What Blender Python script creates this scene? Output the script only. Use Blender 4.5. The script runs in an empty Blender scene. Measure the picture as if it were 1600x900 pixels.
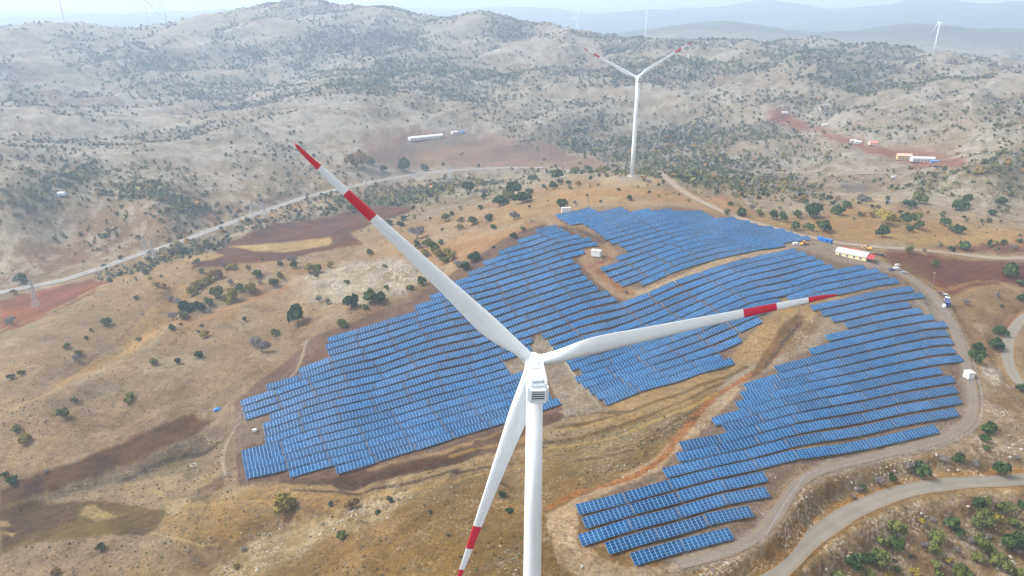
import bpy, bmesh, math, random
import numpy as np
from mathutils import Vector, Matrix

random.seed(7)
RNG = np.random.default_rng(11)
S = bpy.context.scene
COL = S.collection
R = math.radians

# ------------------------------------------------------------------ camera
F_PX, PITCH, HC = 1105.2, R(21.38), 165.0
cd = bpy.data.cameras.new('camera')
cam = bpy.data.objects.new('camera', cd)
COL.objects.link(cam)
cam.location = (0, 0, HC)
cam.rotation_euler = (math.pi / 2 - PITCH, 0, 0)
cd.sensor_width = 36.0
cd.lens = 36.0 * F_PX / 1600.0
cd.clip_start = 1.0
cd.clip_end = 60000.0
S.camera = cam

# ------------------------------------------------------------------ sky, sun, exposure
SUN_EL, SUN_AZ = R(50), R(-84)          # azimuth measured clockwise from +Y (view direction)
w = bpy.data.worlds.new('World')
S.world = w
w.use_nodes = True
nt = w.node_tree
bg = nt.nodes['Background']
sky = nt.nodes.new('ShaderNodeTexSky')
sky.sky_type = 'NISHITA'
sky.sun_disc = False
sky.sun_elevation = SUN_EL
sky.sun_rotation = SUN_AZ
sky.altitude = 900
sky.air_density = 1.0
sky.dust_density = 7.0
sky.ozone_density = 1.0
hs = nt.nodes.new('ShaderNodeHueSaturation')   # overcast: the blue of the clear sky is mostly veiled
hs.inputs['Saturation'].default_value = 0.0
nt.links.new(sky.outputs[0], hs.inputs['Color'])
nt.links.new(hs.outputs[0], bg.inputs['Color'])
bg.inputs['Strength'].default_value = 0.15
sl = bpy.data.lights.new('sun', 'SUN')
sl.energy = 1.5
sl.angle = R(10)
sl.color = (1.0, 0.95, 0.88)
sun = bpy.data.objects.new('sun', sl)
COL.objects.link(sun)
sd = Vector((math.sin(SUN_AZ) * math.cos(SUN_EL), math.cos(SUN_AZ) * math.cos(SUN_EL), math.sin(SUN_EL)))
sun.rotation_euler = sd.to_track_quat('Z', 'Y').to_euler()
sun.location = (0, 0, 600)
S.view_settings.view_transform = 'Standard'
S.view_settings.look = 'None'
S.view_settings.gamma = 1.0
S.view_settings.use_curve_mapping = False
S.view_settings.exposure = 1.55
S.cycles.use_denoising = True
S.cycles.max_bounces = 6
S.cycles.diffuse_bounces = 2
S.cycles.glossy_bounces = 2
S.cycles.volume_bounces = 0
S.cycles.use_adaptive_sampling = True

# ------------------------------------------------------------------ small helpers
def lin(c):
    c = np.asarray(c, float) / 255.0
    return np.where(c <= 0.04045, c / 12.92, ((c + 0.055) / 1.055) ** 2.4)

def tag(o, label=None, cat=None, group=None, kind=None):
    if label: o['label'] = label
    if cat: o['category'] = cat
    if group: o['group'] = group
    if kind: o['kind'] = kind
    return o

def empty(name, loc=(0, 0, 0), rz=0.0):
    o = bpy.data.objects.new(name, None)
    o.empty_display_size = 0.5
    COL.objects.link(o)
    o.location = loc
    o.rotation_euler = (0, 0, rz)
    return o

def link(name, me, parent=None):
    o = bpy.data.objects.new(name, me)
    COL.objects.link(o)
    if parent is not None: o.parent = parent
    return o

def kids(o):
    return [c for c in bpy.data.objects if c.parent == o]

CHILD = {}
def reg(o):
    if o.parent is not None: CHILD.setdefault(o.parent.name, []).append(o)
    return o

def copy_tree(o, parent=None):
    c = o.copy()
    COL.objects.link(c)
    if parent is not None:
        c.parent = parent
        CHILD.setdefault(parent.name, []).append(c)
    for ch in CHILD.get(o.name, []):
        copy_tree(ch, c)
    return c

class MB:
    """collects vertices and faces, links them as one mesh object"""
    def __init__(s): s.v, s.f, s.m = [], [], []
    def face(s, pts, mi=0):
        n = len(s.v); s.v += [tuple(p) for p in pts]; s.f.append(tuple(range(n, n + len(pts)))); s.m.append(mi)
    def box(s, x0, x1, y0, y1, z0, z1, mi=0, tx=0.0, ty=0.0, ch=0.0):
        """box, its top drawn in by tx, ty; ch chamfers the vertical edges"""
        def ring(a0, a1, b0, b1, z, c):
            if c <= 0: return [(a0, b0, z), (a1, b0, z), (a1, b1, z), (a0, b1, z)]
            return [(a0 + c, b0, z), (a1 - c, b0, z), (a1, b0 + c, z), (a1, b1 - c, z), (a1 - c, b1, z), (a0 + c, b1, z), (a0, b1 - c, z), (a0, b0 + c, z)]
        lo = ring(x0, x1, y0, y1, z0, ch); hi = ring(x0 + tx, x1 - tx, y0 + ty, y1 - ty, z1, ch)
        s.loft([lo, hi], mi)
    def loft(s, rings, mi=0, cap=True, closed=True):
        n = len(s.v); k = len(rings[0])
        for r in rings: s.v += [tuple(p) for p in r]
        mis = mi if isinstance(mi, (list, tuple)) else [mi] * (len(rings) - 1)
        for i in range(len(rings) - 1):
            for j in range(k if closed else k - 1):
                a, b = n + i * k + j, n + i * k + (j + 1) % k
                s.f.append((a, b, b + k, a + k)); s.m.append(mis[i])
        if cap:
            s.f.append(tuple(n + j for j in reversed(range(k)))); s.m.append(mis[0])
            s.f.append(tuple(n + (len(rings) - 1) * k + j for j in range(k))); s.m.append(mis[-1])
    def tube(s, a, b, r0, r1=None, n=8, mi=0):
        r1 = r0 if r1 is None else r1
        a, b = Vector(a), Vector(b); d = (b - a).normalized()
        u = d.orthogonal().normalized(); w_ = d.cross(u)
        rr = []
        for p, r in ((a, r0), (b, r1)):
            rr.append([p + (u * math.cos(t) + w_ * math.sin(t)) * r for t in [2 * math.pi * i / n for i in range(n)]])
        s.loft(rr, mi)
    def build(s, name, mats, parent=None, smooth=False):
        me = s.mesh(name, mats, smooth)
        return reg(link(name, me, parent))
    def mesh(s, name, mats, smooth=False):
        me = bpy.data.meshes.new(name)
        me.from_pydata(s.v, [], s.f)
        mats = mats if isinstance(mats, (list, tuple)) else [mats]
        for m in mats: me.materials.append(m)
        me.polygons.foreach_set('material_index', s.m)
        if smooth: me.polygons.foreach_set('use_smooth', [True] * len(me.polygons))
        me.update()
        return me

def np_mesh(name, V, T, mats, smooth=False, mi=None):
    """mesh from numpy arrays: V (n,3), T (m,k)"""
    me = bpy.data.meshes.new(name)
    V = np.asarray(V, np.float32); T = np.asarray(T, np.int32)
    m, k = T.shape
    me.vertices.add(len(V)); me.vertices.foreach_set('co', V.ravel())
    me.loops.add(m * k); me.loops.foreach_set('vertex_index', T.ravel())
    me.polygons.add(m)
    me.polygons.foreach_set('loop_start', np.arange(0, m * k, k, dtype=np.int32))
    me.polygons.foreach_set('loop_total', np.full(m, k, np.int32))
    if smooth: me.polygons.foreach_set('use_smooth', np.ones(m, bool))
    mats = mats if isinstance(mats, (list, tuple)) else [mats]
    for x in mats: me.materials.append(x)
    if mi is not None: me.polygons.foreach_set('material_index', np.asarray(mi, np.int32))
    me.update(calc_edges=True)
    me.validate()
    return me

def mat(name, col, rough=0.6, metal=0.0, spec=0.5, noise=0.0, nscale=1.0, srgb=True):
    m = bpy.data.materials.new(name)
    m.use_nodes = True
    t = m.node_tree
    b = t.nodes['Principled BSDF']
    c = lin(col) if srgb else np.array(col)
    b.inputs['Base Color'].default_value = (*c, 1)
    b.inputs['Roughness'].default_value = rough
    b.inputs['Metallic'].default_value = metal
    b.inputs['Specular IOR Level'].default_value = spec
    if noise > 0:
        tc = t.nodes.new('ShaderNodeTexCoord')
        nz = t.nodes.new('ShaderNodeTexNoise'); nz.inputs['Scale'].default_value = nscale; nz.inputs['Detail'].default_value = 5
        mr = t.nodes.new('ShaderNodeMapRange')
        mr.inputs['From Min'].default_value = 0.3; mr.inputs['From Max'].default_value = 0.7
        mr.inputs['To Min'].default_value = 1 - noise; mr.inputs['To Max'].default_value = 1 + noise
        mx = t.nodes.new('ShaderNodeMix'); mx.data_type = 'RGBA'; mx.blend_type = 'MULTIPLY'
        mx.inputs['Factor'].default_value = 1
        mx.inputs['A'].default_value = (*c, 1)
        t.links.new(tc.outputs['Object'], nz.inputs['Vector'])
        t.links.new(nz.outputs['Fac'], mr.inputs['Value'])
        t.links.new(mr.outputs[0], mx.inputs['B'])
        t.links.new(mx.outputs['Result'], b.inputs['Base Color'])
    return m

# ------------------------------------------------------------------ noise on the ground plan
def _hash(ix, iy, seed):
    h = (ix.astype(np.int64) * 374761393 + iy.astype(np.int64) * 668265263 + seed * 974634777) & 0xffffffff
    h = ((h ^ (h >> 13)) * 1274126177) & 0xffffffff
    return ((h ^ (h >> 16)) & 0xffff) / 65535.0

def vnoise(x, y, seed=0):
    ix, iy = np.floor(x), np.floor(y)
    fx, fy = x - ix, y - iy
    ix, iy = ix.astype(np.int64), iy.astype(np.int64)
    ux, uy = fx * fx * fx * (fx * (fx * 6 - 15) + 10), fy * fy * fy * (fy * (fy * 6 - 15) + 10)
    a, b = _hash(ix, iy, seed), _hash(ix + 1, iy, seed)
    c, d = _hash(ix, iy + 1, seed), _hash(ix + 1, iy + 1, seed)
    return (a + (b - a) * ux) * (1 - uy) + (c + (d - c) * ux) * uy

def fbm(x, y, wave, oct=4, seed=0, gain=0.5):
    s, a, t = 0, 1.0, 0
    x, y = x / wave, y / wave
    for k in range(oct):
        s = s + a * (vnoise(x + 17.3 * k, y - 9.1 * k, seed + k) * 2 - 1); t += a
        a *= gain
        x, y = (x * 1.6 - y * 1.2) , (x * 1.2 + y * 1.6)
    return s / t

def sstep(a, b, x):
    t = np.clip((x - a) / (b - a), 0, 1)
    return t * t * (3 - 2 * t)

# ------------------------------------------------------------------ terrain
CP, SP = math.cos(PITCH), math.sin(PITCH)
def rays(px, py):
    px, py = np.asarray(px, float), np.asarray(py, float)
    x = (px - 800) / F_PX; u = (450 - py) / F_PX
    return np.stack([x, CP + u * SP, -SP + u * CP], -1)

# survey points: pixel, then 'z' = metres below the camera or 'd' = distance over ground
CTRL = [
 # ground at the edges of the solar field (the rows themselves are surveyed below)
 (1500,560,'z',-167),(1275,760,'z',-165),(1190,840,'z',-164),(1530,600,'z',-167),(1180,570,'z',-170),(1230,520,'z',-163),(1000,700,'z',-170),(1060,650,'z',-168),
 (900,680,'z',-184),(800,725,'z',-186),(690,745,'z',-193),(560,765,'z',-200),(1100,600,'z',-173),
 # near ground at the foot of the tower
 (835,1010,'z',-153),(835,880,'z',-162),(700,800,'z',-178),(560,830,'z',-188),(400,850,'z',-199),(900,880,'z',-165),(640,1000,'z',-174),(980,905,'z',-165),
 # bottom right slope and road
 (1500,760,'z',-175),(1590,748,'z',-176),(1350,805,'z',-174),(1230,885,'z',-172),(1450,720,'z',-169),(1560,700,'z',-170),(1580,640,'z',-170),
 (1400,850,'z',-181),(1520,830,'z',-184),(1300,930,'z',-182),(1590,880,'z',-191),(1300,770,'z',-168),(1575,545,'z',-170),(1598,490,'z',-169),(1540,490,'z',-164),
 # left near slope
 (440,790,'z',-203),(300,790,'z',-210),(130,820,'z',-217),(0,850,'z',-220),(0,790,'z',-222),(200,725,'z',-220),(320,660,'z',-214),(150,870,'z',-214),
 (300,880,'z',-205),(100,690,'z',-214),(100,600,'z',-207),(250,600,'z',-205),(0,650,'z',-210),(330,545,'z',-201),(450,560,'z',-201),
 (200,520,'z',-206),(120,530,'z',-204),(0,570,'z',-207),(84,486,'z',-203),(162,447,'z',-203),(236,428,'z',-201),(300,416,'z',-200),(0,518,'z',-208),
 (290,470,'z',-203),(400,460,'z',-198),(420,408,'z',-197),(540,430,'z',-188),(540,391,'z',-193),(480,500,'z',-195),(620,400,'z',-184),(690,425,'z',-178),
 # valley with the highway
 (57,478,'z',-223),(0,470,'z',-225),(160,420,'z',-223),(80,440,'z',-224),(230,395,'z',-221),(0,400,'z',-219),(100,380,'z',-217),(330,355,'z',-218),
 (420,352,'z',-211),(350,395,'z',-208),(550,345,'z',-203),(475,305,'z',-215),(600,285,'z',-214),(640,272,'z',-214),(760,266,'z',-215),
 (600,320,'z',-205),(700,330,'z',-185),(760,355,'z',-169),(760,310,'z',-182),(700,290,'z',-198),(840,300,'z',-161),
 # the far turbine's knoll
 (987,276,'z',-146),(940,285,'z',-150),(1040,285,'z',-150),(900,275,'z',-160),(980,312,'z',-147),(1100,305,'z',-149),(1100,275,'z',-162),(1150,330,'z',-149),
 (1180,290,'z',-161),(1250,320,'z',-154),(1300,350,'z',-154),(1340,395,'z',-154),(1420,350,'z',-157),(1480,420,'z',-160),(1590,420,'z',-164),
 (1590,360,'z',-162),(1500,310,'z',-162),(1400,300,'z',-164),(1590,300,'z',-160),(1520,270,'d',800),(1590,256,'d',830),(1440,275,'d',830),
 (1250,272,'d',930),(1380,272,'d',930),(1320,285,'d',840),
 # middle distance
 (0,300,'d',860),(0,230,'d',1100),(0,170,'d',1400),(0,110,'d',1750),(0,50,'d',2050),
 (110,300,'d',880),(110,240,'d',1080),(110,180,'d',1350),(110,110,'d',1750),(110,34,'d',2250),(200,40,'d',2250),(300,24,'d',2250),
 (240,330,'d',790),(240,250,'d',1010),(293,230,'d',1080),(240,210,'d',1250),(240,150,'d',1550),(240,90,'d',1900),
 (380,240,'d',1020),(380,196,'d',1220),(455,162,'d',1350),(440,140,'d',1600),(400,90,'d',1900),(400,12,'d',2300),(480,5,'d',2350),
 (540,140,'d',1420),(540,110,'d',1650),(540,60,'d',2000),(600,13,'d',2300),(480,220,'d',1080),(580,235,'d',1060),
 (665,218,'d',1130),(665,245,'d',1080),(700,190,'d',1230),(640,120,'d',1550),(700,60,'d',1950),(740,22,'d',2250),(660,150,'d',1400),
 (800,235,'d',1080),(800,180,'d',1270),(800,110,'d',1550),(830,60,'d',1850),(800,36,'d',2080),(900,52,'d',1950),
 (900,250,'d',1030),(900,190,'d',1230),(900,120,'d',1500),(1000,240,'d',1040),(1000,180,'d',1240),(1000,110,'d',1540),(1000,67,'d',1800),
 (1100,250,'d',980),(1100,200,'d',1150),(1100,130,'d',1450),(1100,75,'d',1700),(1200,240,'d',1000),(1180,210,'d',1100),(1200,110,'d',1500),(1200,82,'d',1650),
 (1230,182,'d',1230),(1300,210,'d',1120),(1400,240,'d',1000),(1490,252,'d',960),(1300,250,'d',960),
 (1300,150,'d',1300),(1300,87,'d',1580),(1400,180,'d',1150),(1400,130,'d',1350),(1400,97,'d',1520),(1500,200,'d',1080),(1500,150,'d',1250),(1500,112,'d',1440),
 (1590,220,'d',980),(1590,170,'d',1130),(1590,124,'d',1350),
 # hollow behind the crests, then the far plain and its pale mountains
 (1465,87,'d',2600),(1008,72,'d',2500),(902,58,'d',2450),(1200,66,'d',2900),(1300,66,'d',3200),(1590,90,'d',2900),
 (900,58,'d',4200),(990,52,'d',4200),(1060,44,'d',4300),(1130,38,'d',4400),(1220,48,'d',4300),(1300,54,'d',4200),(1380,44,'d',4500),(1450,40,'d',4500),(1530,52,'d',4300),(1600,46,'d',4300),
 (1000,24,'d',6500),(1100,20,'d',6800),(1180,10,'d',7000),(1300,22,'d',6800),(1430,6,'d',6500),(1520,14,'d',6500),(1590,17,'d',6300),(850,22,'d',6800),(740,26,'d',7000),
]
OFF = [ # degrees of azimuth, distance, z  (outside or behind what the photograph shows)
 (-60,150,-45),(60,150,-5),(-60,500,-40),(60,450,10),(-60,1200,-20),(60,1200,10),(-60,2200,120),(60,2200,40),(-60,5000,60),(60,5000,60),
 (0,15,14),(-50,40,0),(50,40,10),(-30,100,0),(35,100,8),
 (-36,2700,60),(-25,2800,80),(-15,3000,90),(-5,2800,60),(-36,4000,40),(-20,4200,40),(-5,4000,40),
 (-36,7000,90),(-20,7000,110),(-8,7000,100),(-36,12500,120),(-18,12500,120),(0,12500,150),(18,12500,170),(36,12500,150),(60,12500,120),(-60,12500,120),
 (6,5400,-30),(12,5400,-30),(18,5400,-30),(24,5400,-30),(30,5400,-30),(36,5400,-30),
 (10,9000,40),(25,9000,40),(35,9000,60),
]
# the solar rows lie on parallel lines in plan, a constant pitch apart: that fixes the height of every surveyed point on them
ROW_TH, ROW_PITCH, ROW_C, ROW_H = R(20), 7.2, 359.0, 1.45
ROW_N = np.array([-math.sin(ROW_TH), math.cos(ROW_TH)])
def row_line(px, py, c):
    r = rays(px, py); t = c / (r[..., :2] @ ROW_N)
    return r * t[..., None] + np.array([0, 0, HC])
ROWS_R = [  # right block, front row first: mid-line pixels of each row
 [(988,874),(1149,829)], [(948,859),(1180,797)], [(906,846),(1060,803),(1208,764)], [(912,819),(1060,778),(1204,743)],
 [(902,797),(1119,740),(1300,702),(1472,668)], [(1038,741),(1270,686),(1502,643)], [(1058,717),(1280,664),(1508,623)], [(1063,699),(1280,648),(1500,607)],
 [(1131,672),(1310,627),(1489,591)], [(1114,661),(1300,612),(1473,578)], [(1151,636),(1330,592),(1501,559.5)], [(1159,620),(1330,577),(1495,545)],
 [(1164,607),(1330,563),(1487,530)], [(1212,579),(1350,543),(1480,517.5)], [(1265,551.5),(1370,525),(1478,505.5)], [(1292,528),(1380,508),(1458,494.5)],
 [(1321,508.5),(1380,495),(1441,484.5)], [(1300,498.5),(1365,484),(1424,474.5)], [(1284,490),(1365,472),(1443,460)], [(1268,481.5),(1350,464),(1429,450)]]
ROWS_C = [  # centre block, front row first
 [(944,630.5),(1060,593.3),(1144,566.7)], [(932,621.5),(1060,580.7),(1128,558.7)], [(921,613),(1060,566),(1158.7,528.7)], [(910,603),(1060,552),(1188,499)],
 [(900,596),(1060,536.7),(1126,511),(1196,484)], [(907,580),(1015,542),(1110,507),(1217,472)], [(890,579),(1000,538),(1114,494),(1240,455),(1374,422)], [(884,568),(1056,507),(1120,478),(1240,443),(1358,415)],
 [(875,556.5),(1020.6,509),(1108,471),(1210,438),(1306,415)], [(865,546),(1011,500),(1120,454.4),(1210,427),(1292,408.5)], [(857,536),(960,507.3),(1045.5,473),(1120,443),(1200,419),(1277,402)],
 [(847,525),(960,494),(1072,450.5),(1170,416),(1262,396)]]
ROWS_C2 = [ [(1246,472.5),(1330,452.5),(1404,438)], [(1231,467),(1310,445),(1389,429.5)] ]
ROWS_L = [  # left block, top row first
 [(838,360),(872,353)], [(809,377),(880.5,358.5)], [(779,396),(835,381),(890.5,364)], [(755,412.5),(830,392),(905.5,369)], [(732,428),(830,399),(923,372)],
 [(710,443.5),(820,411),(933,378)], [(672,465.5),(760,439),(914,392)], [(648,481.5),(760,449.7),(895.5,408)], [(512,531),(600,504),(760,461),(905,415.5)],
 [(509,543),(600,515.5),(760,471),(907.5,425)], [(513,553.5),(600,527),(760,482.6),(917,434)], [(467,580.5),(600,539.5),(760,495),(925.5,441)],
 [(416,605),(600,552),(760,506),(935,450)], [(376,631),(600,564.4),(790,508.5),(953,454.5)], [(379,642),(600,576),(802,515),(877,491.5),(966,466)],
 [(382,652),(600,588),(800,528),(900,494),(1000,465),(1059.5,438.5),(1120,421),(1175,406),(1244,389.5)],
 [(421,653.5),(600,598.5),(720,565),(832,531)], [(411,667.5),(600,612.5),(720,578),(831,544)], [(413,679),(600,625),(720,590),(790,570)], [(414,691),(600,637),(720,602.5),(798,580.5)],
 [(378,710),(600,649.5),(720,614.6),(818,585)], [(379.5,721),(600,662),(720,627),(838,592)], [(382,732),(600,674),(720,639),(846,601)], [(384,743),(600,687),(720,651.5),(856,610.5)],
 [(452,741),(600,700),(720,664),(864,619.5)], [(525,735),(600,713),(720,676.5),(874,628)]]
ROWS_U = [  # upper block, top row first
 [(869,339),(923,326)], [(873,343),(933,329)], [(881,347),(973,325.5)], [(888,351),(981,330)], [(913,351.5),(1022,326.5)], [(921.5,357.5),(1050,328)],
 [(929,362.5),(1040,335),(1098,331.5)], [(936.7,367.5),(1040,341),(1106,336)], [(944,373),(1040,347.5),(1115,340)], [(953.5,379),(1040,355),(1149,340.5)], [(967.5,384),(1040,363),(1172,348.5)],
 [(977,389.7),(1040,371.5),(1120,356),(1185,352)], [(963.5,404),(1040,380),(1130,361),(1209,356)], [(939,423),(1040,389),(1130,368),(1226,361)], [(948.5,432),(1040,398),(1130,375.5),(1239.5,365)],
 [(958.7,439),(1040,408),(1130,382.5),(1250,368.5)], [(968.5,447),(1040,417),(1118,391.5),(1180,380),(1265,372.5)], [(1001,445),(1040,427),(1118,402),(1170,391),(1226,383)]]
ROW_BLOCKS = [
 (ROWS_R, [ROW_C - (9.5 + 19 - i) * ROW_PITCH for i in range(20)]), (ROWS_C, [ROW_C - (12 - i) * ROW_PITCH for i in range(12)]),
 (ROWS_C2, [ROW_C - 8 * ROW_PITCH, ROW_C - 7 * ROW_PITCH]), (ROWS_L, [ROW_C + (15 - i) * ROW_PITCH for i in range(26)]),
 (ROWS_U, [ROW_C + (2 + 17 - i) * ROW_PITCH for i in range(18)])]

def row_points():
    out = []
    for rows, cs in ROW_BLOCKS:
        for r_, c in zip(rows, cs):
            q = np.array(r_, float)
            w3 = row_line(q[:, 0], q[:, 1], c); w3[:, 2] -= ROW_H
            out.append(w3)
    return out
def ctrl_world():
    P = [tuple(q) for w3 in row_points() for q in w3]
    for px, py, k, v in CTRL:
        r = rays(px, py); h = math.hypot(r[0], r[1])
        t = v / r[2] if k == 'z' else v / h
        P.append((r[0] * t, r[1] * t, HC + r[2] * t))
    for a, d, z in OFF: P.append((d * math.sin(R(a)), d * math.cos(R(a)), z))
    return np.array(P)
PC = ctrl_world()
def warp(x, y):
    return np.stack([np.degrees(np.arctan2(x, y)) / 7.0, 3.2 * np.log(np.hypot(x, y) + 1e-6)], -1)
QC = warp(PC[:, 0], PC[:, 1])
def tps(d2): return 0.5 * d2 * np.log(d2 + 1e-9)
n_ = len(QC)
A = np.zeros((n_ + 3, n_ + 3))
A[:n_, :n_] = tps(((QC[:, None] - QC[None]) ** 2).sum(-1)) + np.eye(n_) * 0.02
A[:n_, n_] = 1; A[:n_, n_ + 1:] = QC; A[n_, :n_] = 1; A[n_ + 1:, :n_] = QC.T
WC = np.linalg.solve(A, np.concatenate([PC[:, 2], np.zeros(3)]))

# polar sheet: fine near the camera's view, coarse far out and to the sides
az = np.concatenate([np.arange(-64, -47, 0.6), np.arange(-47, 47.001, 0.085), np.arange(47.6, 64.5, 0.6)])
rl, r_ = [], 18.0
while r_ < 13500:
    rl.append(r_)
    r_ += 6.0 if r_ < 130 else min(max(r_ * r_ / 108000.0, 0.3), 0.0062 * r_)
rad = np.array(rl)
NR, NA = len(rad), len(az)
AZ, RAD = np.meshgrid(np.radians(az), rad)
GX, GY = (RAD * np.sin(AZ)), (RAD * np.cos(AZ))
# the survey surface is smooth: solve it on a thin grid, then interpolate
azc = np.linspace(az[0], az[-1], 240); lrc = np.linspace(math.log(rad[0]), math.log(rad[-1]), 420)
ac, lc = np.meshgrid(azc, lrc)
Q = np.stack([ac / 7.0, 3.2 * lc], -1).reshape(-1, 2)
Zc = np.zeros(len(Q))
for i in range(0, len(Q), 8192):
    q = Q[i:i + 8192]
    Zc[i:i + 8192] = tps(((q[:, None] - QC[None]) ** 2).sum(-1)) @ WC[:n_] + WC[n_] + q @ WC[n_ + 1:]
Zc = Zc.reshape(ac.shape)
def bil(G, u, v):
    """bilinear read of G at fractional row u, column v"""
    u = np.clip(u, 0, G.shape[0] - 1.001); v = np.clip(v, 0, G.shape[1] - 1.001)
    i, j = u.astype(int), v.astype(int); fu, fv = u - i, v - j
    return (G[i, j] * (1 - fu) + G[i + 1, j] * fu) * (1 - fv) + (G[i, j + 1] * (1 - fu) + G[i + 1, j + 1] * fu) * fv
GZ = bil(Zc, (np.log(RAD) - lrc[0]) / (lrc[1] - lrc[0]), (np.degrees(AZ) - azc[0]) / (azc[1] - azc[0]))

_ia = np.arange(NA); _ir = np.arange(NR); _lr = np.log(rad)
def zat(x, y):
    x, y = np.asarray(x, float), np.asarray(y, float)
    a = np.degrees(np.arctan2(x, y)); r = np.hypot(x, y)
    return bil(GZ, np.interp(np.log(r), _lr, _ir), np.interp(a, az, _ia))
def at(px, py, h=0.0):
    """points where the lines of sight through these pixels meet the ground (raised by h)"""
    px, py = np.atleast_1d(np.asarray(px, float)), np.atleast_1d(np.asarray(py, float))
    d = rays(px, py)
    d = d / np.hypot(d[:, 0], d[:, 1])[:, None]
    ts = np.exp(np.linspace(math.log(90), math.log(12500), 900))
    lo = np.full(len(px), ts[-2]); hi = np.full(len(px), ts[-1]); done = np.zeros(len(px), bool)
    prev = ts[0]
    for t in ts[1:]:
        p = d * t
        hit = (~done) & (HC + p[:, 2] < zat(p[:, 0], p[:, 1]) + h)
        lo[hit] = prev; hi[hit] = t; done |= hit
        prev = t
        if done.all(): break
    for _ in range(25):
        m = (lo + hi) / 2; p = d * m[:, None]
        b = HC + p[:, 2] < zat(p[:, 0], p[:, 1]) + h
        hi = np.where(b, m, hi); lo = np.where(b, lo, m)
    p = d * ((lo + hi) / 2)[:, None]
    return np.stack([p[:, 0], p[:, 1], zat(p[:, 0], p[:, 1])], -1)
def pt(px, py, h=0.0):
    return Vector(at([px], [py], h)[0])

# what is level ground (solar field, yards) keeps its smooth surface; hills get relief
def inpoly(X, Y, P):
    ins = np.zeros(X.shape, bool)
    n = len(P)
    for i in range(n):
        x0, y0 = P[i]; x1, y1 = P[(i + 1) % n]
        if y0 == y1: continue
        c = ((y0 > Y) != (y1 > Y)) & (X < (x1 - x0) * (Y - y0) / (y1 - y0) + x0)
        ins ^= c
    return ins
def seg_dist(X, Y, P, closed=False):
    d = np.full(X.shape, 1e9); tt = np.zeros(X.shape)
    n = len(P); acc = 0.0
    for i in range(n if closed else n - 1):
        x0, y0 = P[i]; x1, y1 = P[(i + 1) % n]
        L2 = (x1 - x0) ** 2 + (y1 - y0) ** 2 + 1e-12
        t = np.clip(((X - x0) * (x1 - x0) + (Y - y0) * (y1 - y0)) / L2, 0, 1)
        q = np.hypot(X - x0 - t * (x1 - x0), Y - y0 - t * (y1 - y0))
        L = math.sqrt(L2)
        b = q < d
        d = np.where(b, q, d); tt = np.where(b, acc + t * L, tt)
        acc += L
    return d, tt
WA, WR = np.degrees(AZ) / 7.0, 3.2 * np.log(RAD)       # plan coordinates in which near and far polygons have like sizes
def wpoly(P):
    P = np.array(P, float)
    # subdivide the outline so that straight edges follow the ground
    out = []
    for i in range(len(P)):
        a, b = P[i], P[(i + 1) % len(P)]
        k = max(1, int(np.hypot(*(b - a)) / 25))
        out += [a + (b - a) * j / k for j in range(k)]
    out = np.array(out)
    w3 = at(out[:, 0], out[:, 1])
    return warp(w3[:, 0], w3[:, 1])
def mask(P, soft=0.03, ragged=0.03, seed=3):
    """0..1 over the sheet: inside the polygon, with a feathered ragged edge"""
    Wp = wpoly(P)
    lo, hi = Wp.min(0) - 0.3, Wp.max(0) + 0.3
    sel = (WA > lo[0]) & (WA < hi[0]) & (WR > lo[1]) & (WR < hi[1])
    m = np.zeros(WA.shape, np.float32)
    if not sel.any(): return m
    a, b = WA[sel], WR[sel]
    if ragged > 0:
        a = a + ragged * fbm(a, b, 0.12, 3, seed); b = b + ragged * fbm(a, b, 0.12, 3, seed + 50)
    ins = inpoly(a, b, Wp)
    d, _ = seg_dist(a, b, Wp, True)
    sd_ = np.where(ins, d, -d)
    m[sel] = sstep(-soft, soft, sd_)
    return m
# ------------------------------------------------------------------ relief
FIELD = [(365,620),(500,515),(640,465),(800,365),(860,335),(930,318),(1060,318),(1150,328),(1270,362),(1350,395),(1430,430),(1490,490),(1530,580),(1535,660),(1480,692),(1260,750),
         (1210,840),(1060,895),(900,890),(850,800),(1000,740),(1080,640),(960,640),(880,650),(700,712),(520,750),(370,760)]
flat = mask(FIELD, 0.10, 0)
near = 1 - sstep(550, 1300, RAD)
GZ0 = GZ.copy()
rel = fbm(GX, GY, 420, 4, 21) * 22 * sstep(900, 1900, RAD) * (1 - 0.55 * sstep(2600, 5000, RAD))
rel += ((1 - np.abs(fbm(GX, GY, 240, 4, 5)) * 2.2) * 15 - 7) * sstep(850, 1600, RAD) * (1 - 0.8 * sstep(2400, 4000, RAD))
rel += (fbm(GX, GY, 1100, 4, 61) * 60 + (0.5 - np.abs(fbm(GX, GY, 1500, 4, 66)) * 1.6) * 90) * sstep(4600, 6500, RAD)
_u, _v = GX * 0.80 + GY * 0.60, -GX * 0.60 + GY * 0.80                       # spurs run away to the right
_sp = fbm(_u / 3.2, _v, 130, 4, 51); _bend = fbm(GX, GY, 350, 2, 52) * 60
spur = 0.5 - np.abs(fbm((_u + _bend) / 3.4, _v + _bend, 120, 3, 53)) * 2.0
SPUR = spur * 0.7 + _sp * 0.5
rel += SPUR * 17 * sstep(750, 1250, RAD) * (1 - 0.7 * sstep(2400, 3600, RAD))
rel += SPUR * 4.5 * sstep(230, 400, RAD) * (1 - sstep(700, 900, RAD))
rel += fbm(GX, GY, 70, 5, 8) * (1.6 + 5.0 * sstep(500, 1000, RAD)) * (1 - sstep(2500, 4000, RAD))
rel += fbm(GX, GY, 16, 3, 9) * 0.75 * (1 - sstep(700, 1200, RAD))
rel += fbm(GX, GY, 4.5, 2, 19) * 0.28 * (1 - sstep(250, 450, RAD))
GZ = GZ0 + rel * (1 - 0.95 * flat)
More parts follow.
